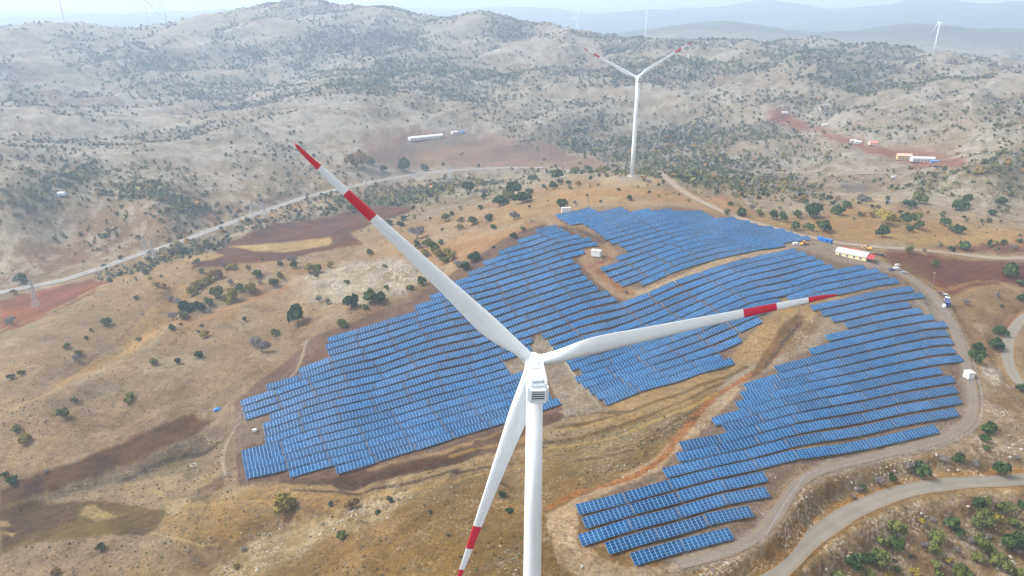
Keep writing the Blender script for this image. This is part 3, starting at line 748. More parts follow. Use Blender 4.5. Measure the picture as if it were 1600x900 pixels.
k = (np.clip((ROCK - 0.45) * 1.8, 0, 1) * sstep(-0.12, 0.22, _sc + 0.6 * _sc2) * (1 - sstep(500, 700, RAD)) * (1 - ROADMASK) * 0.7)[..., None]
TINT = TINT * (1 - k) + C(214, 200, 176) * k
k = (np.clip((ROCK - 0.45) * 1.8, 0, 1) * sstep(0.1, 0.35, -_sc + 0.3 * _sc2) * (1 - sstep(500, 700, RAD)) * (1 - ROADMASK) * 0.45)[..., None]
TINT = TINT * (1 - k) + C(120, 100, 66) * k
# ------------------------------------------------------------------ the two nearest turbines' footings level the ground
YAW = R(-2.57)
R_ROT, HUBZ, OVER = 58.0, 91.0, 4.6            # rotor radius, hub height, hub ahead of the tower's axis
_h = rays(833, 566); _h = _h / np.linalg.norm(_h) * (2.3355 * R_ROT)
HUB = Vector((_h[0], _h[1], HC + _h[2]))
fwd = Vector((math.sin(YAW), math.cos(YAW), 0))
NEAR_XY = HUB - fwd * OVER
NEAR_Z = HUB.z - HUBZ
pad(NEAR_XY.x, NEAR_XY.y, 9, 40, NEAR_Z)
FAR_P = pt(987.5, 275)
pad(FAR_P.x, FAR_P.y, 10, 26, FAR_P.z)

# ------------------------------------------------------------------ ground sheet
def ground_material():
    m = bpy.data.materials.new('ground')
    m.use_nodes = True
    t = m.node_tree; N = t.nodes; L = t.links
    b = N['Principled BSDF']; b.inputs['Roughness'].default_value = 0.95; b.inputs['Specular IOR Level'].default_value = 0.1
    at_ = N.new('ShaderNodeAttribute'); at_.attribute_name = 'soil'
    rk = N.new('ShaderNodeAttribute'); rk.attribute_name = 'stony'
    tc = N.new('ShaderNodeTexCoord')
    def noise(scale, detail=4, rough=0.6, dist=0.0):
        n = N.new('ShaderNodeTexNoise'); n.inputs['Scale'].default_value = scale; n.inputs['Detail'].default_value = detail
        n.inputs['Roughness'].default_value = rough; n.inputs['Distortion'].default_value = dist
        L.new(tc.outputs['Object'], n.inputs['Vector']); return n
    def rng(src, a, b_, c, d):
        r = N.new('ShaderNodeMapRange'); r.inputs['From Min'].default_value = a; r.inputs['From Max'].default_value = b_
        r.inputs['To Min'].default_value = c; r.inputs['To Max'].default_value = d; L.new(src, r.inputs['Value']); return r.outputs[0]
    def mul(a, b_):
        x = N.new('ShaderNodeMath'); x.operation = 'MULTIPLY'; L.new(a, x.inputs[0])
        if isinstance(b_, float): x.inputs[1].default_value = b_
        else: L.new(b_, x.inputs[1])
        return x.outputs[0]
    def mixc(f, a, b_, mode='MIX'):
        x = N.new('ShaderNodeMix'); x.data_type = 'RGBA'; x.blend_type = mode
        if isinstance(f, float): x.inputs['Factor'].default_value = f
        else: L.new(f, x.inputs['Factor'])
        if isinstance(a, tuple): x.inputs['A'].default_value = a
        else: L.new(a, x.inputs['A'])
        if isinstance(b_, tuple): x.inputs['B'].default_value = b_
        else: L.new(b_, x.inputs['B'])
        return x.outputs['Result']
    f1 = rng(noise(0.9, 6).outputs['Fac'], 0.3, 0.7, 0.58, 1.42)
    f2 = rng(noise(0.22, 5, 0.65).outputs['Fac'], 0.3, 0.7, 0.74, 1.26)
    f3 = rng(noise(0.03, 5, 0.65, 0.6).outputs['Fac'], 0.3, 0.7, 0.86, 1.14)
    c = mixc(1.0, at_.outputs['Color'], mul(mul(f1, f2), f3), 'MULTIPLY')
    # dry tufts: small darker specks; stones: small pale specks where the ground is stony
    tuft = rng(noise(0.55, 3, 0.7).outputs['Fac'], 0.56, 0.66, 0.0, 0.7)
    c = mixc(tuft, c, mixc(1.0, c, (0.52, 0.50, 0.42, 1), 'MULTIPLY'))
    st = rng(noise(0.8, 4, 0.75, 0.4).outputs['Fac'], 0.50, 0.62, 0.0, 1.0)
    big = rng(noise(0.06, 4, 0.6).outputs['Fac'], 0.42, 0.6, 0.0, 1.0)
    c = mixc(mul(mul(mul(st, big), rk.outputs['Fac']), 0.85), c, (0.44, 0.41, 0.36, 1))
    L.new(c, b.inputs['Base Color'])
    bp = N.new('ShaderNodeBump'); bp.inputs['Strength'].default_value = 0.7; bp.inputs['Distance'].default_value = 0.5
    L.new(noise(0.6, 6, 0.7).outputs['Fac'], bp.inputs['Height'])
    L.new(bp.outputs[0], b.inputs['Normal'])
    return m

V = np.stack([GX, GY, GZ], -1).reshape(-1, 3)
idx = np.arange(NR * NA).reshape(NR, NA)
T = np.stack([idx[:-1, :-1], idx[:-1, 1:], idx[1:, 1:], idx[1:, :-1]], -1).reshape(-1, 4)
T = T[:, ::-1]
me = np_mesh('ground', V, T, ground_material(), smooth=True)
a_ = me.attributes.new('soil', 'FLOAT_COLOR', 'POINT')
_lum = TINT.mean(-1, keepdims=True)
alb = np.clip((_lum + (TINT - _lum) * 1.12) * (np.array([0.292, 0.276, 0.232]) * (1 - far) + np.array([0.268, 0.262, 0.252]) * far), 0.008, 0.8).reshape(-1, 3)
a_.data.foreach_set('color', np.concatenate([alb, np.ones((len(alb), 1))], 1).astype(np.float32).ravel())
a_ = me.attributes.new('stony', 'FLOAT', 'POINT')
a_.data.foreach_set('value', np.clip(ROCK, 0, 1).astype(np.float32).ravel())
ground = tag(link('ground', me), kind='structure')
ZMIN = float(GZ.min())
del V, T, alb

# ------------------------------------------------------------------ road sheets
def road_mat(name, col, tracks=0.12):
    """a worn road: paler wheel tracks along it, soil washed over its ragged edges"""
    m = bpy.data.materials.new(name); m.use_nodes = True
    t = m.node_tree; N, L = t.nodes, t.links
    b = N['Principled BSDF']; b.inputs['Roughness'].default_value = 0.92; b.inputs['Specular IOR Level'].default_value = 0.15
    ac = N.new('ShaderNodeAttribute'); ac.attribute_name = 'across'
    tc = N.new('ShaderNodeTexCoord')
    def noise(s, d):
        n = N.new('ShaderNodeTexNoise'); n.inputs['Scale'].default_value = s; n.inputs['Detail'].default_value = d; L.new(tc.outputs['Object'], n.inputs['Vector']); return n.outputs['Fac']
    def M(op, x, y=None, z=None):
        n = N.new('ShaderNodeMath'); n.operation = op
        for i, q in enumerate((x, y, z)):
            if q is None: continue
            if isinstance(q, (int, float)): n.inputs[i].default_value = q
            else: L.new(q, n.inputs[i])
        return n.outputs[0]
    ab = M('ABSOLUTE', ac.outputs['Fac'])
    ab = M('ADD', ab, M('MULTIPLY', M('SUBTRACT', noise(0.35, 5), 0.5), 0.35))
    tr = M('SUBTRACT', 1.0, M('MULTIPLY', M('ABSOLUTE', M('SUBTRACT', ab, 0.45)), 3.5)); tr = M('MAXIMUM', tr, 0.0)
    v = M('ADD', M('MULTIPLY', tr, tracks), M('MULTIPLY_ADD', noise(0.12, 6), 0.55, 0.70)); v = M('MULTIPLY', v, M('MULTIPLY_ADD', noise(1.6, 4), 0.3, 0.85))
    mx = N.new('ShaderNodeMix'); mx.data_type = 'RGBA'; mx.blend_type = 'MULTIPLY'; mx.inputs['Factor'].default_value = 1; mx.inputs['A'].default_value = (*lin(col), 1)
    L.new(v, mx.inputs['B'])
    ed = N.new('ShaderNodeMapRange'); ed.inputs['From Min'].default_value = 0.78; ed.inputs['From Max'].default_value = 0.98; L.new(ab, ed.inputs['Value'])
    m2 = N.new('ShaderNodeMix'); m2.data_type = 'RGBA'; L.new(ed.outputs[0], m2.inputs['Factor']); L.new(mx.outputs['Result'], m2.inputs['A']); m2.inputs['B'].default_value = (*(lin((176, 144, 106)) * 0.36), 1)
    L.new(m2.outputs['Result'], b.inputs['Base Color'])
    return m
M_ASPH = road_mat('asphalt', (104, 99, 90))
M_HIGH = road_mat('old_asphalt', (112, 110, 108))
M_GRAV = road_mat('road_gravel', (118, 106, 92))
M_SERV = road_mat('service_gravel', (96, 88, 80))
M_LINE = mat('road_paint', (190, 190, 186), 0.7)
def road_sheet(nm, material, lift, half, offs=0.0, dash=None):
    c, wd = ROADW[nm]
    d = np.gradient(c[:, :2], axis=0); d /= np.hypot(d[:, 0], d[:, 1])[:, None] + 1e-9
    nrm = np.stack([d[:, 1], -d[:, 0]], -1)
    K = 9
    vs, fs = [], []
    run = np.concatenate([[0], np.cumsum(np.hypot(*np.diff(c[:, :2], axis=0).T))])
    for i in range(len(c)):
        for k in range(K):
            o = offs + half * (2 * k / (K - 1) - 1)
            wob = 1.0 if dash is not None else 1 + 0.05 * math.sin(run[i] * 0.21 + 2 * (k > 2)) * (k in (0, K - 1))
            x, y = c[i, :2] + nrm[i] * o * wob
            vs.append((x, y, c[i, 2] + lift - 0.02 * abs(o) / max(wd, 1)))
    for i in range(len(c) - 1):
        if dash is not None and (run[i] % dash) > dash * 0.5: continue
        for k in range(K - 1):
            a = i * K + k
            fs.append((a, a + 1, a + K + 1, a + K))
    me = np_mesh(nm, np.array(vs), np.array(fs), material)
    if len(me.vertices) == len(vs):
        q = me.attributes.new('across', 'FLOAT', 'POINT')
        q.data.foreach_set('value', np.tile(np.linspace(-1, 1, K), len(c)).astype(np.float32))
    return me
for nm, m_, lift in (('highway', M_HIGH, 0.32), ('asphalt_road', M_ASPH, 0.10), ('asphalt_lane', M_ASPH, 0.10), ('gravel_road', M_GRAV, 0.22), ('service_road', M_SERV, 0.12), ('valley_road', M_GRAV, 0.5)):
    tag(link(nm, road_sheet(nm, m_, lift, ROADW[nm][1] / 2)), kind='structure')
for s_ in (-1, 1):
    tag(link('road_edge_line', road_sheet('highway', M_LINE, 0.36, 0.12, s_ * 3.9, 1e9)), kind='structure')
tag(link('road_centre_line', road_sheet('highway', M_LINE, 0.36, 0.10, 0.0, 12.0)), kind='structure')

# ------------------------------------------------------------------ wind turbines
M_WHITE = mat('turbine_white', (0.60, 0.64, 0.67), 0.4, srgb=False, noise=0.03, nscale=0.4)
def weather(m, amount=0.10):
    t = m.node_tree; b = t.nodes['Principled BSDF']; src = b.inputs['Base Color'].links[0].from_socket
    tc = t.nodes.new('ShaderNodeTexCoord'); mp = t.nodes.new('ShaderNodeMapping'); mp.inputs['Scale'].default_value = (1.6, 1.6, 0.05)
    n = t.nodes.new('ShaderNodeTexNoise'); n.inputs['Scale'].default_value = 1.0; n.inputs['Detail'].default_value = 6
    r = t.nodes.new('ShaderNodeMapRange'); r.inputs['From Min'].default_value = 0.5; r.inputs['From Max'].default_value = 0.75; r.inputs['To Max'].default_value = amount * 4
    x = t.nodes.new('ShaderNodeMix'); x.data_type = 'RGBA'; x.inputs['B'].default_value = (0.42, 0.42, 0.40, 1)
    t.links.new(tc.outputs['Object'], mp.inputs['Vector']); t.links.new(mp.outputs[0], n.inputs['Vector']); t.links.new(n.outputs['Fac'], r.inputs['Value'])
    t.links.new(r.outputs[0], x.inputs['Factor']); t.links.new(src, x.inputs['A']); t.links.new(x.outputs['Result'], b.inputs['Base Color'])
weather(M_WHITE)
M_RED = mat('marking_red', (0.46, 0.010, 0.030), 0.45, srgb=False, noise=0.05, nscale=0.5)
M_GREY = mat('hatch_grey', (148, 156, 164), 0.5)
M_LGREY = mat('panel_grey', (200, 206, 210), 0.5)
M_DARK = mat('dark_slot', (14, 16, 20), 0.7)
M_CONC = mat('concrete', (160, 154, 144), 0.9, noise=0.1, nscale=1)

def blade_mesh():
    """a blade pointing along +Z from the hub, chord in the rotor plane (X), thickness along Y"""
    st = [ # r, chord, thickness ratio, twist, offset of chord centre from the pitch axis
        (1.2, 2.3, 1.0, 18, 0.0), (2.6, 2.3, 1.0, 17, 0.0), (4.5, 2.5, 0.86, 16, 0.10), (7.0, 3.15, 0.58, 14, 0.38), (9.5, 3.75, 0.42, 12, 0.62),
        (12, 3.95, 0.34, 10, 0.72), (15, 3.75, 0.29, 8, 0.70), (19, 3.35, 0.26, 6, 0.62), (24, 2.95, 0.235, 4.2, 0.54), (30, 2.5, 0.215, 2.8, 0.46),
        (36, 2.12, 0.2, 1.6, 0.38), (40.4, 1.86, 0.19, 1.0, 0.33), (40.42, 1.86, 0.19, 1.0, 0.33), (46.6, 1.5, 0.18, 0.4, 0.27), (46.62, 1.5, 0.18, 0.4, 0.27),
        (52.5, 1.12, 0.17, 0, 0.2), (52.52, 1.12, 0.17, 0, 0.2), (55.5, 0.85, 0.16, 0, 0.15), (57.3, 0.5, 0.15, 0, 0.05), (57.9, 0.18, 0.15, 0, -0.05)]
    n = 20
    rings, mats_ = [], []
    for r, c, t, tw, off in st:
        ring = []
        for k in range(n):
            a = 2 * math.pi * k / n
            x = math.cos(a)                                   # +1 leading, -1 trailing
            th = math.sin(a)
            circ = (0.5 * x, 0.5 * th)
            xx = 0.5 * x
            u = 0.5 - xx
            yt = 5 * (0.2969 * math.sqrt(max(u, 0)) - 0.126 * u - 0.3516 * u * u + 0.2843 * u ** 3 - 0.1036 * u ** 4)
            foil = (xx, (1 if th >= 0 else -1) * yt)
            q = min(1, max(0, (t - 0.4) / 0.6))
            X = (circ[0] * q + foil[0] * (1 - q)) * c - off
            Y = (circ[1] * q + foil[1] * t * (1 - q)) * c if q < 1 else circ[1] * c
            ca, sa = math.cos(R(tw)), math.sin(R(tw))
            ring.append((X * ca - Y * sa, X * sa + Y * ca - 0.0006 * r * r * 0.4, r))
        rings.append(ring)
    for i in range(len(st) - 1):
        m_ = (st[i][0] + st[i + 1][0]) / 2
        mats_.append(1 if 40.41 < m_ < 46.61 or m_ > 52.51 else 0)
    b = MB(); b.loft(rings, mats_)
    me = b.mesh('blade', [M_WHITE, M_RED], True)
    return me

def make_turbine(label, az0, group='red tipped wind turbines'):
    root = empty('wind_turbine')
    tag(root, label, 'wind turbine', group)
    m = MB(); prof = [(0, 2.15), (30, 1.96), (60, 1.76), (88.6, 1.5)]
    m.loft([[(r * math.cos(2 * math.pi * i / 40), r * math.sin(2 * math.pi * i / 40), z) for i in range(40)] for z, r in prof])
    tw = m.build('tower', M_WHITE, root, True)
    for zf, rf in ((30, 1.96), (60, 1.76)):
        m = MB(); m.loft([[((rf + e) * math.cos(2 * math.pi * i / 40), (rf + e) * math.sin(2 * math.pi * i / 40), zf + h) for i in range(40)] for h, e in ((-0.06, -0.05), (-0.05, 0.02), (0.05, 0.02), (0.06, -0.05))], cap=False)
        m.build('flange_ring', M_LGREY, tw)
    m = MB(); m.loft([[(r * math.cos(2 * math.pi * i / 32), r * math.sin(2 * math.pi * i / 32), z) for i in range(32)] for z, r in ((-0.6, 4.2), (0.15, 4.0), (0.25, 2.9))])
    m.build('foundation', M_CONC, root)
    m = MB(); m.box(-0.5, 0.5, -2.32, -2.05, 1.2, 3.5, 0, 0, 0, 0.1); m.box(-0.7, 0.7, -3.6, -2.1, 0.3, 1.1)
    m.build('door', M_GREY, tw)
    # nacelle: Y forward (towards the rotor), rear at negative Y
    z0, z1 = 88.6, 92.6
    m = MB()
    sec = []
    for y, w_, b_, t_ in ((3.0, 1.35, 89.4, 92.3), (2.2, 1.7, 88.8, 92.55), (-3.5, 1.85, 88.6, 92.6), (-6.4, 1.75, 88.7, 92.45), (-7.2, 1.55, 89.0, 92.2)):
        c = 0.35
        sec.append([(-w_ + c, y, b_), (w_ - c, y, b_), (w_, y, b_ + c), (w_, y, t_ - c), (w_ - c, y, t_), (-w_ + c, y, t_), (-w_, y, t_ - c), (-w_, y, b_ + c)])
    m.loft(sec)
    na = m.build('nacelle', M_WHITE, root)
    m = MB()                                                   # cooling box at the rear: frame with open slots
    m.box(-1.4, 1.4, -7.9, -7.0, 89.55, 89.85); m.box(-1.4, 1.4, -7.9, -7.0, 91.65, 92.0)
    m.box(-1.4, -1.1, -7.9, -7.0, 89.85, 91.65); m.box(1.1, 1.4, -7.9, -7.0, 89.85, 91.65)
    m.box(-1.9, -1.4, -7.3, -6.5, 89.5, 92.15, 0, 0.05); m.box(1.4, 1.9, -7.3, -6.5, 89.5, 92.15, 0, 0.05)
    m.build('cooler_housing', M_WHITE, na)
    m = MB(); m.box(-1.1, 1.1, -7.3, -7.1, 89.85, 91.65)
    m.build('cooler_core', M_DARK, na)
    m = MB()
    for i in range(4):
        z = 89.98 + i * 0.44
        m.box(-1.1, 1.1, -7.84, -7.65, z, z + 0.12)
    m.build('louvre', M_LGREY, na)
    m = MB()                                                   # seams of the shell
    for y in (-4.2, -1.9, 1.6):
        m.box(-1.86, -1.83, y - 0.03, y + 0.03, 89.0, 92.2); m.box(1.83, 1.86, y - 0.03, y + 0.03, 89.0, 92.2); m.box(-1.45, 1.45, y - 0.03, y + 0.03, 92.58, 92.61)
    m.build('shell_seam', M_GREY, na)
    m = MB(); m.box(-1.0, 1.0, -1.4, 1.9, 92.5, 92.78, 0, 0.15, 0.15); m.build('roof_hatch', M_GREY, na)
    m = MB(); m.box(-0.55, 0.55, 0.2, 1.4, 92.78, 93.0, 0, 0.1, 0.1); m.box(-0.3, 0.3, 0.5, 1.0, 93.0, 93.2); m.build('hatch_cover', M_LGREY, na)
    m = MB(); m.box(-1.35, 1.35, -7.3, -4.4, 92.4, 92.62, 0, 0.2, 0.2); m.box(-0.9, 0.9, -6.6, -5.2, 92.6, 93.05, 0, 0.1, 0.1)
    m.build('roof_cooler', M_GREY, na)
    m = MB(); m.box(-0.35, 0.35, -6.2, -5.7, 93.05, 93.2); m.tube((-1.2, -6.8, 92.4), (-1.2, -6.8, 94.3), 0.04); m.tube((1.2, -6.8, 92.4), (1.2, -6.8, 94.0), 0.04)
    for x in (-1.5, 1.5):
        m.tube((x, -6.8, 93.3), (x, 2.0, 93.2), 0.035)
        for y in (-6.8, -4.5, -2.2, 0, 2.0): m.tube((x, y, 92.3), (x, y, 93.3), 0.03)
    m.build('weather_mast', M_DARK if False else M_LGREY, na)
    # hub and blades, about the rotor's axis at (0, OVER, HUBZ)
    TI = R(1.7)
    ax = Matrix.Translation((0, OVER, HUBZ)) @ Matrix.Rotation(TI, 4, 'X')
    m = MB()
    rings = []
    for y, r in ((-1.75, 1.35), (-1.2, 1.6), (0.2, 1.65), (1.3, 1.5), (2.1, 1.05), (2.6, 0.4)):
        rings.append([(r * math.cos(2 * math.pi * i / 28), y, -r * math.sin(2 * math.pi * i / 28)) for i in range(28)])
    m.loft(rings)
    hb = m.build('hub', M_WHITE, root, True)
    hb.matrix_local = ax
    bm_ = blade_mesh()
    for k in range(3):
        b = reg(link('blade', bm_, root))
        b.matrix_local = ax @ Matrix.Rotation(az0 + k * 2 * math.pi / 3, 4, 'Y')
        m = MB(); m.loft([[(r * math.cos(2 * math.pi * i / 28), r * math.sin(2 * math.pi * i / 28), z) for i in range(28)] for z, r in ((1.1, 1.27), (1.55, 1.27), (1.75, 1.2))])
        m.build('root_collar', M_LGREY, b, False)
    return root
t1 = make_turbine('large white wind turbine with red striped blades standing in the foreground', R(-43.34), 'red tipped wind turbines')
t1.location = (NEAR_XY.x, NEAR_XY.y, NEAR_Z); t1.rotation_euler = (0, 0, -YAW)
t2 = make_turbine('white wind turbine with red striped blades on the bare knoll beyond the solar field', R(57.3))
t2.location = FAR_P; t2.rotation_euler = (0, 0, R(4))
FAR_T = [ # foot pixel (its bearing), distance, yaw, blade azimuth, label
 (1463.5, 2700, R(35), R(-15), 'small hazy wind turbine far off on the plain at the right, its blades showing'),
 (1008, 3000, R(20), R(40), 'pale wind turbine on the far plain above the right blade tip of the knoll turbine'),
 (902, 3300, R(-20), R(10), 'faint wind turbine in haze above the left blade tip of the knoll turbine'),
 (105, 2500, R(10), R(60), 'leftmost of the faint wind turbine towers on the hazy left skyline'),
 (235, 2500, R(15), R(20), 'middle one of the three faint turbine towers on the left skyline'),
 (263, 2500, R(5), R(80), 'rightmost of the three faint turbine towers on the left skyline'),
 (566, 3600, R(15), R(-30), 'faint turbine tower behind the highest part of the main ridge'),
 (741, 3600, R(25), R(50), 'faint turbine tower behind the ridge right of the summit, alone against the sky'),
]
for px, dist, yaw, az0, lab in FAR_T:
    o = copy_tree(t2)
    tag(o, lab, 'wind turbine', 'distant wind turbines in the haze')
    d = rays(px, 60); d = d / math.hypot(d[0], d[1]) * dist
    z = float(zat(d[0], d[1]))
    o.location = (d[0], d[1], z - 0.5); o.rotation_euler = (0, 0, yaw)
    q = d[1] * CP - (z - HC) * SP
    print('far turbine', px, 'foot y %.0f' % (450 - F_PX * (d[1] * SP + (z - HC) * CP) / q))
    bl = [ch for ch in CHILD[o.name] if ch.name.startswith('blade')]
    ax = Matrix.Translation((0, OVER, HUBZ)) @ Matrix.Rotation(R(1.7), 4, 'X')
    for k, ch in enumerate(bl): ch.matrix_local = ax @ Matrix.Rotation(az0 + k * 2 * math.pi / 3, 4, 'Y')

# ------------------------------------------------------------------ solar rows
MODW, MODH, NROW, TILT = 1.68, 1.02, 4, R(25)
def solar_mat():
    m = bpy.data.materials.new('solar_glass'); m.use_nodes = True
    t = m.node_tree; b = t.nodes['Principled BSDF']
    b.inputs['Roughness'].default_value = 0.25
    b.inputs['Specular IOR Level'].default_value = 0.10
    tc = t.nodes.new('ShaderNodeTexCoord'); oi = t.nodes.new('ShaderNodeObjectInfo')
    ge = t.nodes.new('ShaderNodeNewGeometry')
    add = t.nodes.new('ShaderNodeMath'); add.operation = 'ADD'
    fr = t.nodes.new('ShaderNodeMath'); fr.operation = 'FRACT'
    t.links.new(ge.outputs['Random Per Island'], add.inputs[0]); t.links.new(oi.outputs['Random'], add.inputs[1]); t.links.new(add.outputs[0], fr.inputs[0])
    cr = t.nodes.new('ShaderNodeValToRGB'); e = cr.color_ramp.elements
    e[0].position = 0; e[0].color = (0.000, 0.026, 0.088, 1); e[1].position = 1; e[1].color = (0.003, 0.057, 0.148, 1)
    x = cr.color_ramp.elements.new(0.5); x.color = (0.001, 0.039, 0.114, 1)
    t.links.new(fr.outputs[0], cr.inputs[0])
    nz = t.nodes.new('ShaderNodeTexNoise'); nz.inputs['Scale'].default_value = 0.035; nz.inputs['Detail'].default_value = 4   # dust and reflection put into the colour, in broad drifts
    mr = t.nodes.new('ShaderNodeMapRange'); mr.inputs['From Min'].default_value = 0.4; mr.inputs['From Max'].default_value = 0.72; mr.inputs['To Min'].default_value = 0.0; mr.inputs['To Max'].default_value = 0.07
    dm = t.nodes.new('ShaderNodeMix'); dm.data_type = 'RGBA'; dm.inputs['B'].default_value = (0.25, 0.27, 0.31, 1)
    t.links.new(ge.outputs['Position'], nz.inputs['Vector']); t.links.new(nz.outputs['Fac'], mr.inputs['Value'])
    t.links.new(mr.outputs[0], dm.inputs['Factor']); t.links.new(cr.outputs[0], dm.inputs['A'])
    tv = t.nodes.new('ShaderNodeMapRange'); tv.inputs['To Min'].default_value = 0.85; tv.inputs['To Max'].default_value = 1.3      # no two tables alike
    tm = t.nodes.new('ShaderNodeMix'); tm.data_type = 'RGBA'; tm.blend_type = 'MULTIPLY'; tm.inputs['Factor'].default_value = 1
    t.links.new(oi.outputs['Random'], tv.inputs['Value']); t.links.new(dm.outputs['Result'], tm.inputs['A']); t.links.new(tv.outputs[0], tm.inputs['B'])
    t.links.new(tm.outputs['Result'], b.inputs['Base Color'])
    return m
M_SOL = solar_mat()
M_FRAME = mat('module_frame', (0.19, 0.32, 0.48), 0.45, srgb=False)
M_STEEL = mat('galvanised_steel', (128, 130, 132), 0.5, metal=0.4)
_tab, _sup = {}, {}
def table_mesh(n):
    if n in _tab: return _tab[n]
    b = MB(); L = n * MODW; Hh = NROW * MODH
    x0, y0 = -L / 2, -Hh / 2
    b.box(x0, -x0, y0, -y0, -0.04, 0.0, 1)                     # frame and back sheet
    for i in range(n):
        for j in range(NROW):
            g, g2 = 0.08, 0.028
            b.box(x0 + i * MODW + g, x0 + (i + 1) * MODW - g, y0 + j * MODH + g2, y0 + (j + 1) * MODH - g2, 0.001, 0.012, 0)
    _tab[n] = b.mesh('panel_table', [M_SOL, M_FRAME]); return _tab[n]
def support_mesh(n):
    if n in _sup: return _sup[n]
    b = MB(); L = n * MODW; k = max(2, round(L / 4.6)); ct, st = math.cos(TILT), math.sin(TILT)
    for y in (-1.2, 0.0, 1.2): b.box(-L / 2 + 0.1, L / 2 - 0.1, y - 0.05, y + 0.05, -0.2, -0.05)
    for i in range(k):
        x = -L / 2 + L * (i + 0.5) / k
        for y in (-1.2, 1.1):                                  # posts run straight down in the world, the table is tilted by TILT
            ln = 1.35 + (y + 1.2) * st + 0.6
            b.tube((x, y, -0.2), (x, y - ln * st, -0.2 - ln * ct), 0.06, n=5)
        b.tube((x, -1.9, -0.22), (x, 1.9, -0.22), 0.05, n=4)
    _sup[n] = b.mesh('support_frame', M_STEEL); return _sup[n]

NCOL, GAP = 11, 0.42
def solar_row(px_pts, cc, label, group):
    P = np.array([px_pts[0], px_pts[-1]], float)
    c = row_line(P[:, 0], P[:, 1], cc)[:, :2]
    run = np.concatenate([[0], np.cumsum(np.hypot(*np.diff(c, axis=0).T))])
    pos = lambda s: np.array([np.interp(s, run, c[:, 0]), np.interp(s, run, c[:, 1])])
    mid = pos(run[-1] / 2)
    root = empty('solar_panel_row', (mid[0], mid[1], float(zat(*mid))))
    tag(root, label, 'solar panels', group)
    ro = Vector(root.location)
    s = 0.0
    first = True
    while s < run[-1] - 2.4 * MODW:
        n = min(NCOL, int(round((run[-1] - s) / MODW)))
        if n < 2: break
        L = n * MODW
        a, b = pos(s), pos(min(s + L, run[-1] + 5))
        dv = b - a; dv /= np.hypot(*dv) + 1e-9
        ctr = (a + b) / 2; a, b = ctr - dv * L / 2, ctr + dv * L / 2
        nv = np.array([-dv[1], dv[0]])
        def zz(p):      # ground under the low and the high edge
            lo_, hi_ = zat(*(p - nv * 1.85)), zat(*(p + nv * 1.85))
            return max(float(zat(*p)), float(lo_) + 0.35, float(hi_) - 1.2)
        za, zb, zm = zz(a), zz(b), zz(ctr)
        up = max(0.0, zm - (za + zb) / 2) * 0.7
        X = Vector((*(b - a), zb - za)).normalized()
        Y = Vector((nv[0] * math.cos(TILT), nv[1] * math.cos(TILT), math.sin(TILT)))
        Y = (Y - X * Y.dot(X)).normalized(); Z = X.cross(Y)
        M4 = Matrix((X, Y, Z)).transposed().to_4x4()
        M4.translation = Vector((ctr[0], ctr[1], (za + zb) / 2 + up + 1.5)) - ro
        o = link('panel_table', table_mesh(n), root); o.matrix_local = M4
        q = link('support_frame', support_mesh(n), o)
        s += L + GAP
    return root

ORD = ['first', 'second', 'third', 'fourth', 'fifth', 'sixth', 'seventh', 'eighth', 'ninth', 'tenth', 'eleventh', 'twelfth', 'thirteenth', 'fourteenth', 'fifteenth', 'sixteenth',
       'seventeenth', 'eighteenth', 'nineteenth', 'twentieth', 'twenty-first', 'twenty-second', 'twenty-third', 'twenty-fourth', 'twenty-fifth', 'twenty-sixth']
def block(bi, where, grp, from_front):
    rows, cs = ROW_BLOCKS[bi]
    for i, (r, c) in enumerate(zip(rows, cs)):
        k = i if from_front else len(rows) - 1 - i
        if k == 0: lab = 'blue solar panel row, nearest row of the %s' % where
        elif k == len(rows) - 1: lab = 'blue solar panel row, farthest row of the %s' % where
        else: lab = 'blue solar panel row, %s from the front in the %s' % (ORD[k], where)
        solar_row(r, c, lab, grp)
block(0, 'right block', 'solar rows of the right block', True)
block(1, 'centre block right of the tower', 'solar rows of the centre block', True)
for r, c, lab in zip(ROWS_C2, ROW_BLOCKS[2][1], ('short blue solar panel row above the right blade tip, nearest the service track', 'short blue solar panel row above the right blade tip, second from the service track')):
    solar_row(r, c, lab, 'solar rows of the centre block')
block(3, 'left block', 'solar rows of the left block', False)
block(4, 'upper block', 'solar rows of the upper block', False)
# ------------------------------------------------------------------ trees and shrubs
def leaf_mat(name, cols, rough=0.75):
    m = bpy.data.materials.new(name); m.use_nodes = True
    t = m.node_tree; b = t.nodes['Principled BSDF']
    b.inputs['Roughness'].default_value = rough; b.inputs['Specular IOR Level'].default_value = 0.2
    oi = t.nodes.new('ShaderNodeObjectInfo'); ge = t.nodes.new('ShaderNodeNewGeometry')
    mx = t.nodes.new('ShaderNodeMath'); mx.operation = 'MULTIPLY_ADD'; mx.inputs[1].default_value = 0.45
    sc = t.nodes.new('ShaderNodeMath'); sc.operation = 'MULTIPLY'; sc.inputs[1].default_value = 0.55
    t.links.new(ge.outputs['Random Per Island'], sc.inputs[0])
    t.links.new(oi.outputs['Random'], mx.inputs[0]); t.links.new(sc.outputs[0], mx.inputs[2])
    cr = t.nodes.new('ShaderNodeValToRGB')
    e = cr.color_ramp.elements
    e[0].position = 0; e[0].color = (*cols[0], 1); e[1].position = 1; e[1].color = (*cols[-1], 1)
    for i, c in enumerate(cols[1:-1]):
        x = e.new((i + 1) / (len(cols) - 1)); x.color = (*c, 1)
    t.links.new(mx.outputs[0], cr.inputs[0]); t.links.new(cr.outputs[0], b.inputs['Base Color'])
    return m
